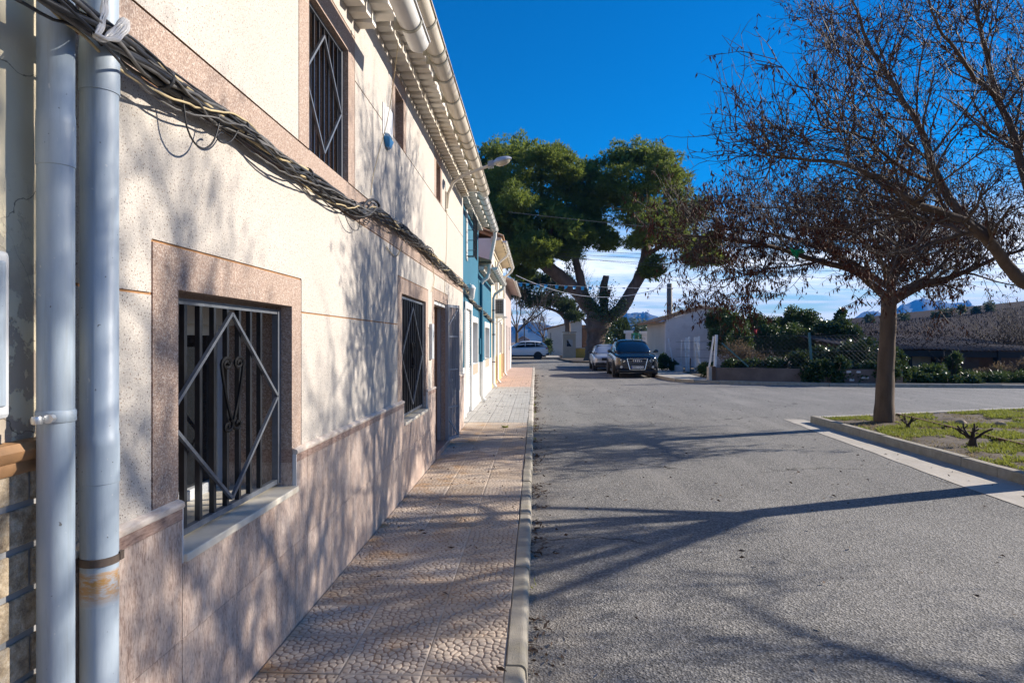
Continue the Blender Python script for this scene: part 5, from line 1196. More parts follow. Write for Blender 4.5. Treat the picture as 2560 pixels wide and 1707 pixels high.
def car(name, label, loc, rotz, pm, body, green, wheels, wins, glassf, glassr, spec):
    root = bpy.data.objects.new(name, None); COL.objects.link(root); ROOTLOC[root] = np.zeros(3); root.location = loc; root.rotation_euler = (0, 0, rotz); tag(root, label, 'car', 'parked cars')
    b = loft([bsec(*s) for s in body]).build('body', pm, root, smooth=True); md = b.modifiers.new('sub', 'SUBSURF'); md.levels = 1; md.render_levels = 2
    g = loft([gsec(*s) for s in green]).build('roof', pm, root, smooth=True); md = g.modifiers.new('sub', 'SUBSURF'); md.levels = 1; md.render_levels = 1
    gy = [s[0] for s in green]
    def gp(y, s, side, out=.006):
        wb, zb, wt, zt = [np.interp(y, gy, [q[k] for q in green]) for k in (1, 2, 3, 4)]
        x = wb + (wt - wb) * s + .010 * math.sin(math.pi * s) + out; return (side * x, y, zb + (zt - .05 - zb) * s)
    for poly in wins:
        for sd in (-1, 1):
            P = [gp(y, s, sd) for y, s in poly]; MB().add(P, [tuple(range(len(P)))[:: sd]]).build('side_window', 'car_glass', root)
    for q, nm in ((glassf, 'windscreen'), (glassr, 'rear_window')):
        (y0, z0, w0), (y1, z1, w1) = q; vs = [(w0 * (k / 4 - 1), y0 + .05 * (k / 4 - 1) ** 2 * (1 if nm == 'windscreen' else -1), z0) for k in range(9)] + [(w1 * (k / 4 - 1), y1 + .05 * (k / 4 - 1) ** 2 * (1 if nm == 'windscreen' else -1), z1) for k in range(9)]
        MB().add(vs, [(k, k + 1, k + 10, k + 9) for k in range(8)]).build(nm, 'car_glass', root, smooth=True)
    for (x, y, rr, wd) in wheels:
        sd = 1 if x > 0 else -1
        MB().lathe((x - sd * .04, y, rr + .015), [(rr + .065, -.10), (rr + .065, .10)], 28, 'x').build('wheel_arch', 'trim_black', root, smooth=True)
        t = MB().lathe((x, y, rr), [(rr * .62, -wd / 2), (rr * .93, -wd / 2), (rr, -wd / 2 + .03), (rr, wd / 2 - .03), (rr * .93, wd / 2), (rr * .62, wd / 2)], 28, 'x').build('wheel', 'rubber', root, smooth=True)
        MB().lathe((x + sd * (wd / 2 - .035), y, rr), [(rr * .66, -.02), (rr * .66, .01), (rr * .60, .012)], 24, 'x').build('rim', 'alloy_dark', t, smooth=True)
        m = MB()
        for k in range(5):
            a = 2 * math.pi * k / 5 + .3; c, s = math.cos(a), math.sin(a); xx = x + sd * (wd / 2 - .018)
            m.bar((xx, y + c * .05, rr + s * .05), (xx, y + c * rr * .62, rr + s * rr * .62), .075, .02, up=(1, 0, 0))
        m.lathe((x + sd * (wd / 2 - .02), y, rr), [(.07, -.01), (.06, .012)], 12, 'x').build('spokes', 'alloy', t)
    return root
def mirror(root, x, y, z, pm):
    for sd in (-1, 1):
        m = MB().lathe((0, 0, 0), [(.25, -1), (.8, -.75), (1, -.2), (1, .3), (.85, .5), (.1, .52)], 14, 'y'); m.v = [(sd * (x + .10) + v[0] * .105, y + v[1] * .075, z + v[2] * .075) for v in m.v]
        o = m.build('mirror', pm, root, smooth=True); MB().bar((sd * (x - .04), y + .02, z - .05), (sd * (x + .05), y + .01, z - .03), .03, .05).build('mirror_arm', 'trim_black', o)
# dark SUV, nose to the camera
suvb = [(0.0, .60, .38, .80), (.06, .78, .32, .90), (.25, .89, .26, .965), (.65, .93, .26, 1.00), (1.2, .94, .27, 1.06), (2.2, .94, .27, 1.08), (3.4, .94, .27, 1.10), (4.2, .93, .30, 1.10), (4.52, .88, .36, 1.06), (4.63, .74, .42, .95)]
suvg = [(1.05, .80, 1.02, .76, 1.05), (1.45, .83, 1.05, .70, 1.32), (1.90, .85, 1.06, .635, 1.585), (2.4, .86, 1.06, .63, 1.645), (3.3, .86, 1.07, .63, 1.635), (4.0, .83, 1.07, .61, 1.56), (4.35, .80, 1.05, .62, 1.30), (4.5, .78, 1.03, .72, 1.08)]
sv = car('parked_car', 'black SUV with four ring grille badge parked facing the camera', (4.31, 27.25, 0), R(-1.5), 'paint_black', suvb, suvg,
         [(s * .83, y, .365, .25) for s in (-1, 1) for y in (.86, 3.68)], [[(1.55, .10), (2.55, .10), (2.55, .92), (2.08, .92)], [(2.62, .10), (3.55, .10), (3.5, .92), (2.62, .92)], [(3.62, .12), (4.1, .2), (3.92, .88), (3.57, .90)]],
         ((1.10, 1.075, .715), (1.86, 1.555, .575)), ((4.40, 1.10, .66), (4.08, 1.50, .56)), None)
mirror(sv, .93, 1.45, 1.12, 'paint_black')
m = MB(); T = [(-.43, -.035, .82), (.43, -.035, .82), (.31, -.055, .36), (-.31, -.055, .36)]
m.add([(x * 1.0, y + .01, z) for x, y, z in T] + [(x, y + .12, z) for x, y, z in T], [(0, 3, 2, 1), (0, 1, 5, 4), (1, 2, 6, 5), (2, 3, 7, 6), (3, 0, 4, 7)]); gr = m.build('grille', 'trim_black', sv)
for a, b in zip(T, T[1:] + T[:1]): MB().bar((a[0], a[1] - .006, a[2]), (b[0], b[1] - .006, b[2]), .022, .026, up=(0, 1, 0)).build('grille_frame', 'chrome', gr)
for k in range(7): z = .42 + k * .052; w = .31 + .12 * (z - .36) / .46 - .03; MB().box(-w, w, -.048, -.030, z, z + .008).build('grille_slat', 'gate_grey', gr)
for k in range(4):
    m = MB(); cx = -.118 + k * .079
    m.tube([(cx + .052 * math.cos(a), -.068, .735 + .052 * math.sin(a)) for a in np.linspace(0, 2 * math.pi, 25)], .008, 6, False).build('badge_ring', 'chrome', gr)
pl_ = MB().box(-.26, .26, -.088, -.070, .405, .515).build('number_plate', 'plate_white', sv); MB().box(-.26, -.218, -.0905, -.0885, .407, .513).build('plate_strip', 'plate_blue', pl_)
text_mesh('plate_text', '9883 GGL', .115, Matrix.Translation((.02, -.0905, .46)) @ Matrix.Rotation(R(90), 4, 'X'), 'plate_ink', pl_)
for sd in (-1, 1):
    m = MB().add([(sd * .50, -.005, .74), (sd * .57, .015, .66), (sd * .80, .13, .69), (sd * .875, .30, .80), (sd * .84, .26, .865), (sd * .62, .035, .84), (sd * .50, .10, .74), (sd * .57, .12, .66), (sd * .78, .25, .69), (sd * .84, .40, .80), (sd * .80, .36, .865), (sd * .60, .14, .84)],
                 [tuple(range(6))[::sd], tuple(range(6, 12))[::-sd]] + [(i, (i + 1) % 6, 6 + (i + 1) % 6, 6 + i)[::-sd] for i in range(6)]); hl = m.build('headlight', 'headlight', sv)
    MB().lathe((sd * .66, .055, .76), [(.045, -.02), (.05, 0), (.03, .02)], 12, 'y').build('lens', 'chrome', hl)
    MB().lathe((sd * .66, .0, .47), [(.05, -.005), (.055, .0), (.055, .06)], 14, 'y').build('fog_light', 'headlight', sv)
    MB().box(min(sd * .5, sd * .80), max(sd * .5, sd * .80), .02, .10, .40, .53).build('air_intake', 'trim_black', sv)
    MB().tube([(sd * .64, 2.0, 1.66), (sd * .655, 2.3, 1.69), (sd * .655, 3.4, 1.69), (sd * .63, 3.9, 1.61)], .016, 6).build('roof_rail', 'chrome', sv)
MB().box(-.80, .80, .0, .25, .25, .36).build('lower_bumper', 'trim_black', sv, bev=.03)
MB().box(-.86, .86, .3, 4.4, .20, .30).build('underbody', 'trim_black', sv)
# old silver hatchback behind it
hb = [(0.0, .62, .34, .70), (.05, .76, .27, .76), (.25, .80, .22, .80), (.9, .82, .22, .90), (1.9, .83, .22, .93), (3.2, .82, .22, .94), (3.75, .80, .26, .93), (3.9, .74, .32, .86)]
hg = [(.95, .70, .88, .66, .90), (1.3, .72, .90, .62, 1.14), (1.65, .74, .91, .56, 1.355), (2.1, .75, .91, .55, 1.40), (3.1, .74, .92, .55, 1.38), (3.6, .72, .91, .58, 1.10), (3.75, .70, .90, .62, .94)]
hc = car('parked_car', 'old silver hatchback parked behind the black SUV', (3.86, 33.45, 0), R(-1.0), 'paint_silver', hb, hg, [(s * .73, y, .29, .18) for s in (-1, 1) for y in (.72, 3.15)],
         [[(1.4, .1), (2.2, .1), (2.2, .9), (1.8, .9)], [(2.28, .1), (3.0, .1), (2.95, .9), (2.28, .9)], [(3.06, .1), (3.4, .15), (3.25, .85), (3.02, .88)]], ((1.0, .925, .62), (1.62, 1.325, .50)), ((3.68, .95, .58), (3.35, 1.28, .5)), None)
mirror(hc, .80, 1.35, .97, 'trim_black')
MB().box(-.40, .40, -.02, .04, .56, .70).build('grille', 'trim_black', hc); pl2 = MB().box(-.26, .26, -.035, -.01, .38, .48).build('number_plate', 'plate_white', hc)
for sd in (-1, 1): MB().box(min(sd * .42, sd * .66), max(sd * .42, sd * .66), -.012, .10, .56, .70).build('headlight', 'headlight', hc, bev=.02)
MB().box(-.74, .74, -.05, .12, .30, .46).build('bumper', 'trim_black', hc, bev=.03); MB().box(-.72, .72, .2, 3.7, .18, .27).build('underbody', 'trim_black', hc)
# white SUV across the end of the street, nose to the left
wb = [(0.0, .62, .36, .78), (.08, .80, .30, .90), (.3, .88, .24, .96), (1.0, .91, .24, 1.02), (2.2, .92, .24, 1.05), (3.4, .92, .24, 1.08), (4.05, .90, .28, 1.10), (4.30, .84, .36, 1.06), (4.40, .72, .44, .96)]
wg = [(1.0, .80, 1.0, .76, 1.02), (1.45, .82, 1.02, .70, 1.30), (1.9, .84, 1.03, .64, 1.54), (2.5, .84, 1.05, .63, 1.60), (3.3, .83, 1.07, .62, 1.585), (3.9, .81, 1.09, .60, 1.50), (4.15, .80, 1.09, .62, 1.30), (4.30, .78, 1.06, .70, 1.10)]
wc = car('parked_car', 'white SUV parked side-on at the far end of the street', (-3.25, 56.55, 0), R(-90), 'paint_white', wb, wg, [(s * .81, y, .345, .23) for s in (-1, 1) for y in (.86, 3.48)],
         [[(1.45, .08), (2.35, .08), (2.35, .92), (2.0, .92)], [(2.42, .08), (3.25, .10), (3.2, .92), (2.42, .92)], [(3.31, .10), (4.0, .45), (3.82, .88), (3.27, .92)]], ((1.05, 1.04, .70), (1.85, 1.51, .57)), ((4.22, 1.12, .66), (4.0, 1.44, .55)), None)
mirror(wc, .92, 1.42, 1.08, 'trim_black')
for sd in (-1, 1):
    MB().box(min(sd * .60, sd * .90), max(sd * .60, sd * .90), 4.16, 4.36, .90, 1.0).build('tail_light', 'tail_light', wc, bev=.02)
    MB().box(min(sd * .895, sd * .925), max(sd * .895, sd * .925), 1.25, 3.05, .26, .36).build('side_cladding', 'trim_black', wc); 
    for y in (2.2, 3.1): MB().box(min(sd * .915, sd * .935), max(sd * .915, sd * .935), y, y + .14, .90, .925).build('door_handle', 'paint_white', wc)
MB().box(-.82, .82, 4.18, 4.45, .34, .52).build('rear_bumper', 'trim_black', wc, bev=.04); MB().box(-.84, .84, .3, 4.2, .20, .28).build('underbody', 'trim_black', wc)

# ================================================================== END OF THE STREET
bo = thing('transformer_booth', 'grey booth with scalloped tile roof and white notice beside the pine', 'booth', (2.97, 56.0, .1))
bx0, bx1, by0, by1 = 2.42, 3.52, 55.7, 56.8
MB().box(bx0, bx1, by0, by1, .1, 2.22).build('wall', 'booth_grey', bo); MB().box(bx0 - .06, bx1 + .06, by0 - .08, by1 + .06, 2.31, 2.40).build('roof', 'booth_grey', bo)
for k in range(9):
    x = bx0 - .03 + k * .145; vs = [(x + .055 * math.cos(math.pi * j / 5), by0 - (.10 if s else -.9), 2.215 + .085 * math.sin(math.pi * j / 5)) for s in (0, 1) for j in range(6)]
    MB().add(vs, [(j, 6 + j, 7 + j, j + 1) for j in range(5)] + [tuple(range(6, 12))[::-1]]).build('roof_tile', 'white_paint', bo)
MB().box(bx0 + .30, bx1 - .28, by0 - .02, by0 - .005, 1.10, 1.72).build('window', 'grey_shutter', bo)
MB().add([(bx0 + .32, by0 - .022, 1.12), (bx0 + .75, by0 - .022, 1.12), (bx0 + .55, by0 - .022, 1.40), (bx0 + .42, by0 - .022, 1.70), (bx0 + .32, by0 - .022, 1.70)], [(0, 1, 2, 3, 4)]).build('pane', 'car_glass', bo)
ow = thing('outbuilding', 'low white outbuilding with sloping tiled roof edge behind the booth', 'building', (3, 68, .1))
y0 = 66.8; xs = (1.35, 4.85); MB().prism([(xs[0], y0, .1), (xs[1], y0, .1), (xs[1], y0, 3.75), (xs[0], y0, 2.85)], (0, 6, 0)).build('wall', 'white_render', ow)
MB().prism([(xs[0] - .45, y0 - .25, 2.76), (xs[1] + .05, y0 - .25, 3.80), (xs[1] + .05, y0 - .25, 3.92), (xs[0] - .45, y0 - .25, 2.88)], (0, 6.4, 0)).build('roof', 'roof_tile', ow)
MB().box(xs[0] + .18, xs[0] + .30, y0 - .04, y0 - .005, .15, 2.45).build('downpipe', 'grey_shutter', ow); MB().box(xs[0] + .42, xs[0] + .50, y0 - .02, y0 - .005, .15, 2.45).build('pilaster', 'white_paint', ow)
MB().box(xs[1] + .04, xs[1] + .9, y0 + 1, y0 + 5, .1, 3.3).build('dark_shed', 'brick_dark', ow)
yw = thing('garden_wall', 'low yellow ochre wall between the booth and the pine', 'wall', (4, 57.4, .1)); MB().box(3.55, 5.0, 57.1, 57.4, .1, .92).build('wall', 'yellow_render', yw); MB().box(3.50, 5.0, 57.05, 57.45, .92, 1.0).build('coping', 'pale_concrete', yw)
hd = thing('dark_hedge', 'dark rounded hedge between the white car and outbuilding', 'hedge', (1.1, 64, .1))
def leaf_ball(parent, blobs, n, mat, L, W, seed, name='foliage', up=.2):
    r = np.random.default_rng(seed); C, D = [], []
    for (c, rad) in blobs:
        c, rad = np.array(c, float), np.array(rad, float); ns = 14; sd = r.normal(size=(ns, 3)); sd /= np.linalg.norm(sd, axis=1, keepdims=True); scn = c + sd * rad * r.uniform(.4, .85, (ns, 1))
        i = r.integers(ns, size=n); od = r.normal(size=(n, 3)); od /= np.linalg.norm(od, axis=1, keepdims=True)
        C.append(scn[i] + od * rad.mean() * .5 * r.uniform(.2, 1, (n, 1))); D.append(od * .6 + r.normal(0, .6, (n, 3)) + (0, 0, up))
    C, D = np.concatenate(C), np.concatenate(D); ok = C[:, 2] > .03; V, Fc = leaves_np(C[ok], D[ok], r.uniform(*L, ok.sum()), W * r.uniform(.7, 1.3, ok.sum()), r)
    return np_obj(name, V, Fc, mat, parent, kind='stuff')
leaf_ball(hd, [((1.05, 63.5, .8), (.65, .8, .8)), ((1.2, 64, 1.3), (.5, .6, .6))], 900, 'hedge_leaf', (.12, .2), .10, 3)
lp = thing('lamp_post', 'slender black lantern lamp post against the blue hill', 'lamp post', tuple(Pp(1311, 848, 66) * np.array((1, 1, 0)) + (0, 0, .1)))
q = Pp(1311, 848, 66); m = MB().lathe((q[0], q[1], .1), [(.16, 0), (.14, .3), (.06, .5), (.045, 3.0), (.05, 3.05)], 10).build('post', 'black_iron', lp, smooth=True)
MB().lathe((q[0], q[1], 3.15), [(.06, 0), (.10, .05), (.20, .52), (.21, .55)], 6).build('lantern', 'grey_shutter', lp); MB().lathe((q[0], q[1], 3.70), [(.25, 0), (.20, .08), (.08, .22), (.03, .26), (.02, .34)], 6).build('cap', 'black_iron', lp)
hq = thing('distant_house', 'tiny pink gabled roof peeking over the white car', 'house', (-1.6, 90, 0)); q = Pp(1308, 850, 92)
MB().prism([(q[0] - .8, 92, 0), (q[0] + .8, 92, 0), (q[0] + .8, 92, 1.75), (q[0], 92, 2.2), (q[0] - .8, 92, 1.75)], (0, 3, 0)).build('wall', 'mauve_render', hq)
MB().prism([(q[0] - .95, 91.8, 1.70), (q[0], 91.8, 2.25), (q[0] + .95, 91.8, 1.70), (q[0] + .95, 91.8, 1.80), (q[0], 91.8, 2.36), (q[0] - .95, 91.8, 1.80)], (0, 3.4, 0)).build('roof', 'roof_tile', hq)
# gateway with pillars, palms and cypress behind the SUV
gw = thing('gateway', 'white gate pillars with green railing behind the black SUV', 'gate', (7.3, 47, .1))
for u0, u1, vt in ((1566, 1578, 826), (1606, 1618, 828)):
    a, b = Pp(u0, vt, 44), Pp(u1, vt, 44); MB().box(a[0], b[0], a[1], a[1] + .4, .1, a[2] - .2).build('pillar', 'white_render', gw); MB().box(a[0] - .12, b[0] + .12, a[1] - .1, a[1] + .5, a[2] - .2, a[2]).build('pillar_cap', 'white_paint', gw)
a, b = Pp(1578, 835, 44.2), Pp(1606, 835, 44.2); MB().bar((a[0], a[1], a[2]), (b[0], b[1], b[2]), .06).build('rail', 'green_fence', gw); MB().bar((a[0], a[1], .4), (b[0], b[1], .4), .06).build('rail', 'green_fence', gw)
for k in range(9): x = a[0] + (b[0] - a[0]) * (k + .5) / 9; MB().bar((x, a[1], .3), (x, a[1], a[2] + .12), .03).build('bar', 'green_fence', gw)
def cone_tree(label, u, vt, zc, w, seed, mat='pine_needle_dark'):
    t_ = Pp(u, vt, zc); root = thing('cypress', label, 'tree', (t_[0], t_[1], 0.05)); r = np.random.default_rng(seed); n = 2600; h = t_[2]
    z = r.uniform(.1, h, n); rad = w * np.clip(1.1 - (z / h) ** 2.2, .05, 1) * r.uniform(.6, 1.05, n); a = r.uniform(0, 6.28, n)
    V, Fc = leaves_np(np.stack([t_[0] + rad * np.cos(a), t_[1] + rad * np.sin(a), z], 1), np.stack([np.cos(a) * .5, np.sin(a) * .5, np.ones(n)], 1), r.uniform(.25, .45, n), .12, r); np_obj('crown', V, Fc, mat, root, kind='stuff')
    V, Fc = tubes_np([(np.array([(t_[0], t_[1], 0), (t_[0], t_[1], h * .8)]), np.array((.14, .04)))], 7); np_obj('trunk', V, Fc, 'bark', root)
cone_tree('dark cypress to the right of the great pine trunk', 1545, 790, 58, 1.1, 4); cone_tree('second cypress just left of the gate pillars', 1560, 800, 60, .8, 6)
for i, (u, vt, zc) in enumerate(((1592, 800, 62), (1625, 800, 66), (1605, 812, 58))):
    c = Pp(u, vt + 12, zc); root = thing('palm_tree', ('leftmost small palm above the green gate', 'palm farthest right above the green gate', 'lowest palm directly over the green railing')[i], 'tree', (c[0], c[1], 0), 'palms behind the gate'); r = np.random.default_rng(i + 80)
    V, Fc = tubes_np([(np.array([(c[0], c[1], 0), (c[0], c[1], c[2])]), np.array((.22, .18)))], 8); np_obj('trunk', V, Fc, 'bark', root); C, D = [], []
    for k in range(34):
        d = np.array((r.normal(), r.normal(), r.uniform(-.1, 1.4))); P, _ = sprout(r, c, d, r.uniform(1.1, 1.7), .02, 9, -.13, .03)
        for j in range(1, 10):
            for s in (-1, 1): C.append(P[j]); D.append(np.cross(unit(P[j] - P[j - 1]), (0, 0, 1)) * s + (P[j] - P[j - 1]) * 3 + (0, 0, -.2))
    C = np.array(C); V, Fc = leaves_np(C, np.array(D), r.uniform(.3, .45, len(C)), .05, r); np_obj('fronds', V, Fc, 'palm_leaf', root, kind='stuff')

# ================================================================== RIGHT-HAND PLOT
sh = thing('shed', 'grey rendered gable-end shed with weedy tile roof behind the white gate', 'shed', (9.3, 38, .1))
zs_ = 36.0; p = [Pp(u, v, zs_) for u, v in ((1664, 800), (1712, 786), (1753, 772), (1790, 776), (1840, 800))]
gyv = p[0][1]; MB().prism([(q[0], gyv, q[2]) for q in p] + [(p[-1][0], gyv, .05), (p[0][0], gyv, .05)], (0, .25, 0)).build('gable_wall', 'grey_render', sh)
MB().prism([(p[0][0] + .01, gyv + .25, .05), (p[0][0] + .01, gyv + .25, p[0][2] - .05), (p[0][0] + .01, gyv + 6, p[0][2] - .05), (p[0][0] + .01, gyv + 6, .05)], (.25, 0, 0)).build('side_wall', 'cream_render', sh)
MB().box(p[0][0] - .02, p[0][0] + .01, gyv + .24, gyv + 6, .05, .75).build('side_plinth', 'grey_render', sh)
MB().box(p[0][0] + .02, p[-1][0] - .1, gyv + 5.8, gyv + 6, .05, 2.6).build('rear_wall_or_core', 'grey_render', sh)
m = MB(); rp = [(p[0][0] - .55, p[0][2] - .16)] + [(q[0], q[2] + .02) for q in p]; r = np.random.default_rng(3)
m.prism([(x, gyv - .12, z) for x, z in rp] + [(x, gyv - .12, z + .09) for x, z in rp[::-1]], (0, 6.3, 0)); m.build('roof', 'roof_tile', sh)
for k in range(26):
    y = gyv + .05 + k * .24; vs = [(p[0][0] + xx, y + .10 * math.cos(math.pi * j / 5), (zz) + .08 * math.sin(math.pi * j / 5)) for xx, zz in ((-.62, p[0][2] - .10), (.9, p[0][2] + .36)) for j in range(6)]
    MB().add(vs, [(j, j + 1, 7 + j, 6 + j) for j in range(5)] + [tuple(range(6))]).build('roof_tile', 'roof_tile', sh)
n = 1500; tq = r.random(n); xx = np.interp(tq, np.linspace(0, 1, 5), [q[0] for q in p]); zz = np.interp(tq, np.linspace(0, 1, 5), [q[2] for q in p]) + .10
V, Fc = leaves_np(np.stack([xx, gyv + r.uniform(-.1, 1.5, n), zz], 1), np.stack([r.normal(0, .5, n), r.normal(0, .5, n), np.ones(n)], 1), r.uniform(.06, .22, n) * (1 + (r.random(n) < .06) * 1.6), .025, r); np_obj('roof_weeds', V, Fc, 'dry_bush', sh, kind='stuff')
up_ = Pp(1674, 709, 39); m = MB().lathe((up_[0], up_[1], 0), [(.19, 0), (.17, up_[2] - .02), (.15, up_[2])], 14); tag(m.build('utility_pole', 'pole_grey', smooth=True), 'thick dark cut-off pole rising behind the shed roof', 'pole')
# low wall, posts, wire fence
LW = [(6.70, 24.12), (10.5, 22.82), (12.7, 22.6)]
lw = thing('low_wall', 'low crumbling brown retaining wall half hidden by ivy', 'wall', (10, 23.3, .1))
for (a, b) in zip(LW, LW[1:]):
    a_, b_ = np.array(a), np.array(b); d = unit(b_ - a_); nn = np.array((-d[1], d[0])) * .22; MB().prism([(*a_, .05), (*b_, .05), (*(b_ + nn), .05), (*(a_ + nn), .05)], (0, 0, .53)).build('wall_run', 'rough_wall', lw)
MB().box(6.58, 6.72, 24.08, 24.42, .05, .62).build('end_brick', 'brick_dark', lw); MB().box(6.47, 6.58, 24.10, 24.40, .08, .60).build('end_post', 'pale_concrete', lw)
r = np.random.default_rng(6)
for k in range(5):
    s = r.uniform(.2, .6); c = np.array(LW[1]) + (np.array(LW[2]) - np.array(LW[1])) * s; zz = r.uniform(.15, .45); w = r.uniform(.05, .09); MB().box(c[0] - w, c[0] + w, c[1] - .03, c[1] + .1, zz, zz + w).build('wall_stone', 'grey_render', lw, bev=.03)
wf = thing('wire_fence', 'sagging chain link fence on leaning posts above the low wall', 'fence', (10, 23.5, .5))
def post(a, b, w, mat, nm='post', par=wf): return MB().bar(a, b, w).build(nm, mat, par)
fy = lambda x: np.interp(x, [6.7, 10.5, 12.7], [24.22, 22.95, 22.72])
post((6.72, fy(6.7), .5), (6.78, fy(6.7), 1.80), .085, 'white_tube'); post((6.55, fy(6.7) + .15, .6), (6.70, fy(6.7) + .1, 1.75), .06, 'white_tube', 'brace'); post((6.95, fy(7), 1.5), (7.85, fy(7.8), .62), .05, 'green_post', 'brace')
post((9.86, fy(9.8), .5), (9.76, fy(9.8), 1.86), .07, 'green_post')
lines = []; xs = np.arange(6.9, 12.5, .15)
for x in xs:
    for s in (-1, 1):
        x2 = x + s * 1.15; f0, f1 = 0.0, 1.0
        if x2 < 6.8: f1 = (x - 6.8) / 1.15
        if x2 > 12.6: f1 = (12.6 - x) / 1.15
        if f1 < .1: continue
        xe = x + s * 1.15 * f1; lines.append((np.array([(x, fy(x) + .03, .62), (xe, fy(xe) + .03, .62 + 1.12 * f1)]), np.array((.003, .003))))
V, Fc = tubes_np(lines, 3); np_obj('wire_mesh', V, Fc, 'wire', wf, kind='stuff')
V, Fc = tubes_np([(np.array([(x, fy(x) + .03, z + .02 * math.sin(x * 3)) for x in np.linspace(6.8, 12.6, 16)]), np.full(16, .006)) for z in (.63, 1.2, 1.75)], 4); np_obj('line_wire', V, Fc, 'wire', wf)
wg_ = thing('white_gate', 'ramshackle white painted gate of leaning sheets and tubes', 'gate', tuple(Gp(1722, 929, .1)))
def wpost(u0, v0, u1, v1, zc, w, nm='tube', mat='white_tube'): a, b = Pp(u0, v0, zc), Pp(u1, v1, zc); a[2] = max(a[2], .1); return MB().bar(a, b, w, .05, up=(0, 1, 0)).build(nm, mat, wg_)
zc = 30.5
for (u0, u1, vt, vb) in ((1713, 1724, 845, 930), (1735, 1748, 843, 918)):
    a, b = Pp(u0, vt, zc), Pp(u1, vb, zc); MB().box(a[0], b[0], a[1], a[1] + .04, .1, a[2]).build('sheet', 'white_render', wg_, bev=.01)
wpost(1722, 928, 1721, 848, zc, .08); wpost(1716, 928, 1712, 850, zc, .05); wpost(1722, 848, 1724, 842, zc, .09); wpost(1738, 918, 1739, 845, zc, .05); wpost(1753, 917, 1738, 850, zc - .1, .05); wpost(1747, 900, 1748, 840, zc, .07)
wpost(1682, 903, 1671, 846, zc + .6, .06); wpost(1702, 912, 1704, 850, zc + .5, .04); wpost(1725, 929, 1726, 895, zc, .05, 'rusty_leg', 'rust_strip')
a, b = Pp(1690, 855, zc + .4), Pp(1780, 853, zc - 4); V, Fc = tubes_np([(np.array([a + (0, 0, z) + (b - a) * q for q in np.linspace(0, 1, 8)]), np.full(8, .006)) for z in (0, -.35, -.7)], 4); np_obj('line_wire', V, Fc, 'wire', wg_)
MB().box(*sorted((Pp(1688, 0, zc)[0], Pp(1706, 0, zc)[0])), 30.6, 30.9, .08, .42).build('footing', 'grey_render', wg_); MB().box(*sorted((Pp(1737, 0, zc)[0], Pp(1757, 0, zc)[0])), 30.3, 30.6, .08, .38).build('footing', 'grey_render', wg_)
# shrubs; centre given in the picture, depth from the wall and kerb they grow behind
def shrub(label, blobs, mat, n, L, W, seed, nm='shrub', twigs=0, cat='shrub', grp='overgrown shrubs on the plot'):
    B = []
    for (u, v, ru, rv, zc) in blobs: k = zc / F_PX; B.append((Pp(u, v, zc), (ru * k, ru * k * .8, rv * k)))
    c = B[0][0]; root = thing(nm, label, cat, (c[0], c[1], .1), grp); leaf_ball(root, B, int(n * (2.2 if mat in ('ivy_leaf', 'hedge_leaf') else 1)), mat, L, W, seed)
    r = np.random.default_rng(seed + 1); T = []
    for (cc, rad) in B:
        g0 = np.array((cc[0], cc[1], max(.05, cc[2] - rad[2])))
        for k in range(4 + twigs):
            P, rr = sprout(r, g0 + r.normal(0, .1, 3) * (1, 1, 0), np.array((r.normal(0, .5), r.normal(0, .5), 1)), rad[2] * r.uniform(1.2, 2.1), .018, 7, .02, .15); T.append((P, rr))
            if twigs:
                for _ in range(5): i = r.integers(2, 8); T.append(sprout(r, P[i], off_dir(r, unit(P[i] - P[i - 1]), 25, 60), rad[2] * .6, .007, 4, .03, .15))
    V, Fc = tubes_np(T, 4); np_obj('stems', V, Fc, 'twig' if twigs else 'bark', root, kind='stuff'); return root
IV, HD = (.07, .12), (.08, .13)
shrub('ivy mass climbing the right side of the grey shed', [(1795, 800, 34, 30, 34), (1835, 820, 42, 40, 32), (1800, 850, 35, 30, 32), (1850, 860, 40, 40, 30)], 'hedge_leaf', 2300, IV, .075, 100)
shrub('brown dry shrub behind the white fence post', [(1840, 890, 45, 40, 26.5), (1880, 895, 35, 35, 26)], 'dry_bush', 1500, (.06, .11), .035, 101, twigs=10)
shrub('twiggy bush with red leaves growing above the shed roof', [(1815, 752, 30, 34, 37.5), (1838, 765, 26, 26, 37.5)], 'red_bush', 190, (.09, .14), .07, 102, twigs=10)
shrub('dark green hedge left of the rounded bush', [(1895, 815, 45, 30, 34), (1935, 820, 45, 28, 34), (1920, 855, 60, 40, 32)], 'hedge_leaf', 2300, HD, .08, 103)
shrub('tall rounded green bush in the middle of the hedge', [(1985, 805, 42, 32, 33), (2015, 815, 40, 34, 33), (1990, 850, 60, 40, 31)], 'hedge_leaf', 2500, HD, .08, 104)
shrub('pointed green bush just left of the tree trunk', [(2106, 800, 18, 26, 31), (2090, 830, 45, 35, 30), (2060, 835, 40, 35, 30), (2130, 845, 35, 35, 29)], 'ivy_leaf', 2300, IV, .075, 105)
shrub('glossy ivy spilling over the low wall', [(1835, 916, 36, 10, 24.1), (1880, 917, 40, 10, 23.9), (1940, 914, 40, 12, 23.7), (2000, 905, 45, 28, 23.6), (2020, 935, 30, 22, 23.0)], 'ivy_leaf', 1500, IV, .07, 106, 'ivy', cat='ivy')
shrub('thick glossy ivy bank behind the tree trunk', [(2060, 905, 45, 38, 23.6), (2120, 900, 50, 45, 23.4), (2170, 895, 45, 50, 23.4), (2220, 900, 40, 48, 23.6), (2130, 935, 45, 22, 22.7), (2070, 938, 38, 20, 22.7), (2040, 918, 36, 22, 22.75), (2085, 915, 36, 20, 22.7), (2180, 932, 40, 20, 22.6), (2235, 936, 40, 18, 22.5), (2030, 940, 22, 16, 22.7)], 'ivy_leaf', 2300, IV, .075, 107, 'ivy', cat='ivy')
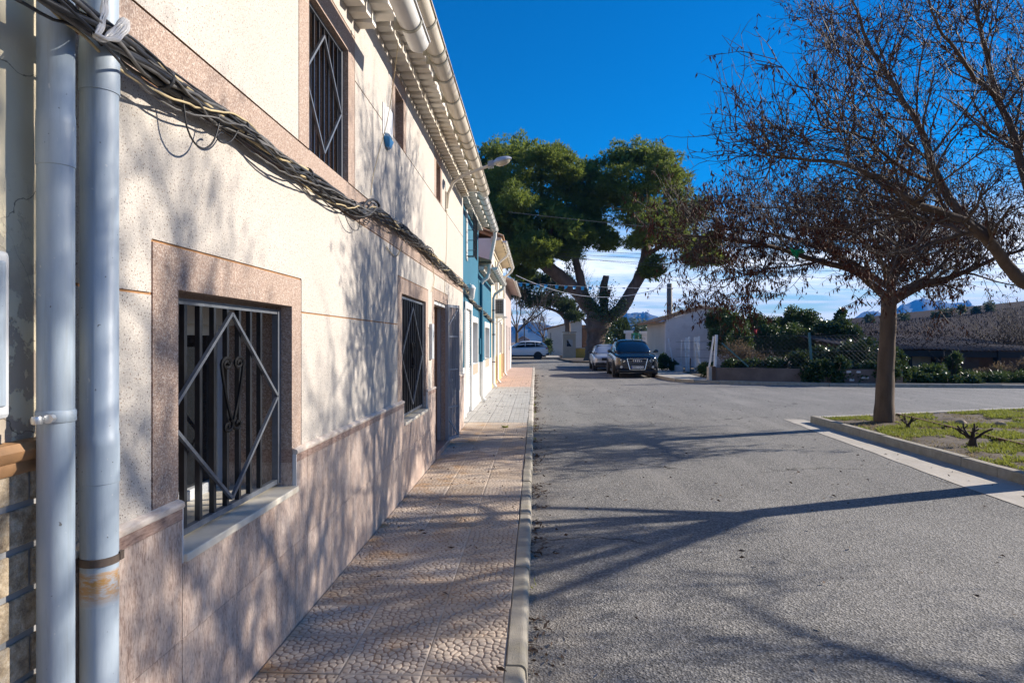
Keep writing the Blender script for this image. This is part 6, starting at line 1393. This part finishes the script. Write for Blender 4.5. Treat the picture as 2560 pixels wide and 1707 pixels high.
shrub('weeds at the foot of the white gate by the wall end', [(1765, 925, 22, 16, 26), (1785, 930, 16, 14, 24.8)], 'hedge_leaf', 1000, IV, .06, 108, 'weeds', cat='weeds')
shrub('weeds between the SUV and the white gate', [(1660, 905, 16, 18, 31.5), (1680, 912, 12, 14, 31.5)], 'hedge_leaf', 900, IV, .06, 109, 'weeds', cat='weeds')
shrub('low glossy ground ivy along the far kerb', [(2300, 950, 40, 10, 22.7), (2360, 952, 45, 12, 22.5), (2420, 955, 35, 9, 22.4)], 'ivy_leaf', 1200, IV, .075, 110, 'ivy', cat='ivy')
shrub('tangled dark brush in front of the low lean-to', [(2270, 935, 40, 16, 24.3), (2330, 933, 40, 18, 24.3), (2385, 910, 16, 36, 24.9)], 'hedge_leaf', 800, IV, .06, 111, twigs=10)
shrub('straw coloured dry brush at the right edge', [(2480, 935, 40, 14, 24), (2530, 930, 50, 20, 24), (2580, 922, 45, 30, 24)], 'dry_bush', 1300, (.08, .16), .03, 112, twigs=12)
shrub('dark green grass bank on the far right kerb', [(2440, 945, 35, 14, 23), (2500, 950, 40, 14, 22.6), (2560, 948, 40, 16, 22.5)], 'hedge_leaf', 1100, (.09, .18), .02, 113, 'weeds', cat='weeds')
shrub('bare grey thicket rising at the right edge', [(2500, 830, 50, 60, 30), (2550, 810, 50, 80, 30), (2590, 840, 40, 60, 29)], 'dry_bush', 40, (.08, .14), .03, 114, twigs=26)
# low lean-to with corrugated roof
lt = thing('lean_to', 'dark low lean-to shed with corrugated roof overgrown by creepers', 'shed', (16, 26, .1))
a, b = Pp(2150, 872, 25.2), Pp(2590, 884, 25.6); z1, z2 = a[2], 1.05
nx_ = 300; xs_ = np.linspace(a[0] - .2, b[0] + 1, nx_); rowsR = []
for q_ in (0, .33, .66, 1): rowsR.append(np.stack([xs_, a[1] + (xs_ - a[0]) * (b[1] - a[1]) / (b[0] - a[0]) + 7 * q_, z1 + .05 - .12 * (xs_ - a[0]) / (b[0] - a[0]) + .68 * q_ + .022 * np.sin(xs_ * 2 * math.pi / .18) + .02 * np.sin(xs_ * 1.7 + q_ * 5)], 1))
ai = (np.arange(3)[:, None] * nx_ + np.arange(nx_ - 1)[None]).ravel(); ro = np_obj('roof', np.concatenate(rowsR), np.stack([ai, ai + 1, ai + nx_ + 1, ai + nx_], 1), 'lean_roof', lt, True); ro.modifiers.new('thick', 'SOLIDIFY').thickness = .04
MB().bar((a[0], a[1] + .1, z1 - .14), (b[0], b[1] + .1, z1 - .26), .12, .24).build('eave_shade', 'dark_inside', lt)  # near-black strip in place of the shade under the roof edge
for u, w in ((2182, .16), (2278, .10), (2345, .14), (2400, .30), (2500, .12)):
    q = Pp(u, 880, 25.4); MB().box(q[0], q[0] + w, q[1] + .1, q[1] + .4, .05, z1 - .1).build('post', 'dark_inside' if w < .25 else 'brick_dark', lt)
q0, q1 = Pp(2285, 0, 25.5), Pp(2345, 0, 25.5); MB().box(q0[0], q1[0], q0[1] + .5, q0[1] + .6, .3, .98).build('board', 'tan_panel', lt)
q0, q1 = Pp(2400, 0, 25.6), Pp(2452, 0, 25.6); MB().box(q0[0], q1[0], q0[1] + .1, q0[1] + .4, .05, z1 - .2).build('wall', 'brick_dark', lt)
MB().box(a[0], b[0] + 2, a[1] + 3.2, a[1] + 3.4, .0, z1 + .2).build('rear_wall_or_core', 'brick_dark', lt)
r = np.random.default_rng(9); n = 2600; xx = r.uniform(a[0] - .2, b[0], n); yy = a[1] + r.uniform(-.1, 7, n) ** 1.0; zz = z1 + .05 + (yy - a[1]) * .1 + r.exponential(.10, n)
V, Fc = leaves_np(np.stack([xx, yy, zz], 1), r.normal(size=(n, 3)) + (0, 0, .5), r.uniform(.06, .16, n), .03, r); np_obj('creeper', V, Fc, 'vine_scrub', lt, kind='stuff')
# red rag on the hedge
q = Pp(1888, 828, 30); m = MB().add([q + np.array(k) for k in ((-.06, 0, .12), (.08, 0, .10), (.07, .02, -.10), (-.02, 0, -.16), (-.05, .03, -.02))] + [q + (0, -.05, 0)], [(5, i, (i + 1) % 5) for i in range(5)]); o = m.build('red_rag', 'red_cloth'); o.modifiers.new('thick', 'SOLIDIFY').thickness = .01
tag(o, 'small red rag caught at the edge of the hedge', 'rag')

# ================================================================== HILLSIDE AND MOUNTAINS
gx, gy = np.meshgrid(np.concatenate([np.linspace(8, 120, 100), np.linspace(124, 420, 30)]), np.linspace(42, 200, 60)); tq = np.clip((gy - 42) / 80, 0, 1.0)
cz = np.interp(gx, [8, 30, 45, 61, 75, 92, 150, 420], [0, 2.2, 3.9, 4.9, 6.0, 8.1, 14, 26]); gz = cz * (tq * tq * (3 - 2 * tq)) + .12 * noise2(gx, gy, .7, 3) * tq - .05 + np.sin(gy * 1.3) * .10 * tq - .3 * (tq <= 0)
ny, nx = gx.shape; a = (np.arange(ny - 1)[:, None] * nx + np.arange(nx - 1)[None]).ravel(); struct(np_obj('hillside', np.stack([gx, gy, gz], -1).reshape(-1, 3), np.stack([a, a + 1, a + nx + 1, a + nx], 1), 'vine_scrub', smooth=True))
r = np.random.default_rng(14); n = 16000; xx = r.uniform(14, 130, n); yy = 44 + 78 * r.random(n); rows = np.round(yy / 1.6) * 1.6; yy = np.where(r.random(n) < .7, rows + r.normal(0, .12, n), yy)
tt = np.clip((yy - 42) / 80, 0, 1); zz = np.interp(xx, [8, 30, 45, 61, 75, 92, 150, 420], [0, 2.2, 3.9, 4.9, 6.0, 8.1, 14, 26]) * tt * tt * (3 - 2 * tt)
V, Fc = leaves_np(np.stack([xx, yy, zz], 1), np.stack([r.normal(0, .4, n), r.normal(0, .4, n), np.ones(n)], 1), r.uniform(.2, .6, n), .10, r); tag(np_obj('scrub', V, Fc, 'vine_scrub', kind='stuff'), 'rows of dormant vines and scrub on the hillside')
for i, (u, v, s, lab) in enumerate(((2258, 790, 1.0, 'small round bush on the hill crest right of the trunk'), (2366, 781, 1.3, 'dark round bush on the hill crest below the peak'), (2405, 773, .9, 'small bush near the second peak on the crest'), (2440, 775, .7, 'tiny bush between the crest bushes'), (2475, 764, 1.0, 'bush where the crest meets the mountain edge'), (2340, 788, .8, 'low bush left of the dark round crest bush'), (2172, 797, .9, 'bush on the crest just left of the tree trunk'))):
    c = Pp(u, v, 118); root = thing('crest_bush', lab, 'bush', (c[0], c[1], c[2] - s), 'bushes on the hill crest'); leaf_ball(root, [(c - (0, 0, .2), (s, s, s * 1.1))], 500, 'pine_needle_dark', (.25, .45), .2, 200 + i)
def mountain(name, prof, D, depth, seed, label):
    r = np.random.default_rng(seed); us = np.linspace(prof[0][0], prof[-1][0], 90); vs_ = np.interp(us, [q[0] for q in prof], [q[1] for q in prof]); vs_ = vs_ - np.abs(np.convolve(r.normal(0, 1, 94), np.ones(5) / 5, 'valid')) * .8
    rows = []
    for t_ in np.linspace(-1, 1, 17):
        k = 1 - abs(t_) ** 1.25; zc = D + t_ * depth; P = np.array([Pp(u, CY, zc) for u in us]); zt = np.maximum((CY - vs_) * D / F_PX + HC, 0); P[:, 2] = zt * k * (1 + r.normal(0, .05, 90) * (abs(t_) > .05) + .10 * np.sin(us * .11 + t_ * 5) * (abs(t_) > .05)) - .5 * (abs(t_) > .99); rows.append(P)
    V = np.concatenate(rows); a = (np.arange(16)[:, None] * 90 + np.arange(89)[None]).ravel(); o = np_obj(name, V, np.stack([a, a + 1, a + 91, a + 90], 1), 'far_forest', smooth=True); return struct(o, label)
mountain('mountain', [(2080, 853), (2127, 804), (2156, 780.6), (2167, 778), (2185, 782), (2205, 783), (2243, 770.5), (2283, 752.7), (2305.5, 746), (2328, 750), (2357, 758), (2379, 759), (2404, 756), (2428, 761.6), (2457, 771.7), (2560, 800), (2700, 840), (2800, 853)], 2900, 500, 3, 'blue mountain with two peaks beyond the hillside')
mountain('mountain', [(1080, 853), (1180, 835), (1270, 822), (1300, 812), (1330, 806), (1352, 806), (1385, 818), (1430, 832), (1520, 853)], 2000, 500, 5, 'rounded blue hill past the end of the street')
mountain('mountain', [(1480, 853), (1530, 800), (1560, 786), (1590, 781), (1620, 784), (1660, 797), (1720, 815), (1900, 835), (2000, 853)], 2700, 500, 8, 'low blue hill between pine and shed')

# ================================================================== WIRES, BUNTING, LITTER
def wire(name, label, a, b, sag, rad, mat='wire', cat='cable', n=26):
    a, b = np.array(a, float), np.array(b, float); t_ = np.linspace(0, 1, n); P = a + (b - a) * t_[:, None]; P[:, 2] -= 4 * sag * t_ * (1 - t_); V, Fc = tubes_np([(P, np.full(n, rad))], 5)
    o = np_obj(name, V, Fc, mat); tag(o, label, cat, 'overhead cables'); return P
wire('overhead_cable', 'highest black cable crossing in front of the pine crown', (-1.0, 24, 6.4), Pp(2700, 600, 40), .6, .011)
for i, (v0, v1) in enumerate(((618, 640), (628, 652), (638, 668))): wire('overhead_cable', ('upper of three cables crossing the gap in the pine', 'middle of three cables crossing the gap in the pine', 'lowest of three cables crossing the gap in the pine')[i], Pp(1300, v0, 45), Pp(2650, v1 + 20, 45), .3, .014)
wire('overhead_cable', 'thin cable running from the pine to the right edge', Pp(1400, 640, 40), Pp(2600, 705, 42), .5, .010)
wire('overhead_cable', 'pale sagging cable tied to the cut-off pole', Pp(1290, 688, 36.3), up_ + (0, 0, -.05), 1.0, .016, 'white_plastic')
bn = thing('bunting', 'string of small blue flags across the end of the street', 'bunting', tuple(Pp(1288, 705, 36.3)))
a, b = Pp(1286, 706, 36.3), Pp(1990, 705, 41); t_ = np.linspace(0, 1, 40); P = a + (b - a) * t_[:, None]; P[:, 2] -= 4 * .35 * t_ * (1 - t_); V, Fc = tubes_np([(P, np.full(40, .008))], 4); np_obj('string', V, Fc, 'white_plastic', bn)
r = np.random.default_rng(31)
for k in range(17):
    s = .01 + k * .029 + r.uniform(-.004, .004) if k < 9 else .27 + (k - 9) * .042; q = a + (b - a) * s; q[2] -= 4 * .35 * s * (1 - s); w, h = (.22, .26) if k < 9 else (.20, .08)
    MB().add([q + (0, .0, 0), q + (w, .03, 0), q + (w * .9, .05 + r.uniform(0, .1), -h * r.uniform(.3, 1)), q + (w * .2, r.uniform(-.1, .1), -h * r.uniform(.5, 1))], [(0, 1, 2, 3)]).build('flag', 'bunting_blue' if k < 12 else 'gate_grey', bn)
bw = thing('street_lantern', 'small dark bracket lantern at the end of the house row', 'lantern', (X2, 36, 4.2)); q = Pp(1289, 722, 36.4)
MB().tube([(X2, 36.0, q[2] + .3), (X2 + .25, 36.2, q[2] + .45), (q[0], q[1], q[2] + .30)], .025, 6).build('bracket', 'black_iron', bw); MB().lathe((q[0], q[1], q[2] - .15), [(.10, 0), (.22, .22), (.30, .26), (.12, .40), (.05, .46)], 10).build('shade', 'black_iron', bw, smooth=True)
# fallen pods and leaves: thick along the kerb, thin on road and pavement
r = np.random.default_rng(77); n = 2600; yk = r.uniform(2.3, 30, n); xk = -.02 + r.exponential(.055, n); cl = noise2(yk * 0 + 1, yk, 4.0, 9) > -.1; xk, yk = xk[cl], yk[cl]
n2 = 420; x2 = r.uniform(0, 5, n2); y2 = r.uniform(2, 22, n2); n3 = 150; x3 = r.uniform(-1.2, -.15, n3); y3 = r.uniform(2.2, 24, n3)
C = np.concatenate([np.stack([xk, yk, np.full(len(xk), .008)], 1), np.stack([x2, y2, np.full(n2, .008)], 1), np.stack([x3, y3, np.full(n3, SW + .006)], 1)]); k = len(C)
D = np.stack([r.normal(size=k), r.normal(size=k), r.normal(0, .18, k)], 1); V, Fc = leaves_np(C, D, r.uniform(.025, .065, k), r.uniform(.008, .022, k), r); V[:, 2] = np.maximum(V[:, 2], .004) + r.uniform(0, .006, len(V))
tag(np_obj('leaf_litter', V, Fc, 'litter', kind='stuff'), 'fallen brown pods and leaves along the kerb')
scatter_grass('kerb_weeds', 900, -.03, .02, 2.5, 22, 'grass', .55, 41, (.02, .05), .008, 'tiny green weeds in the kerb joint', zb=.0)
wp = thing('pavement_weed', 'small green weed growing in the pavement joint by the grey paving', 'weed', tuple(Gp(1264, 1068, SW))); q = Gp(1264, 1068, SW); V, Fc = leaves_np(np.repeat(q[None], 40, 0) + RNG.normal(0, .015, (40, 3)) * (1, 1, 0), np.stack([RNG.normal(size=40), RNG.normal(size=40), RNG.uniform(.1, .7, 40)], 1), RNG.uniform(.04, .10, 40), .014, RNG); np_obj('leaves', V, Fc, 'grass', wp)

# ================================================================== HAZE
hz_ = MB().box(-4000, 4000, -4000, 4000, -1.1, 240).build('haze', None); hz_['kind'] = 'stuff'; hz_['label'] = 'thin blue haze over the distant hills'
hm = bpy.data.materials.new('haze'); hm.use_nodes = True; hm.node_tree.nodes.clear(); hn = hm.node_tree.nodes
ho = hn.new('ShaderNodeOutputMaterial'); hv = hn.new('ShaderNodeVolumePrincipled'); hv.inputs['Color'].default_value = (.035, .28, .85, 1); hv.inputs['Density'].default_value = 2.3e-4; hv.inputs['Anisotropy'].default_value = .0
hm.node_tree.links.new(hv.outputs[0], ho.inputs['Volume']); hz_.data.materials.append(hm)
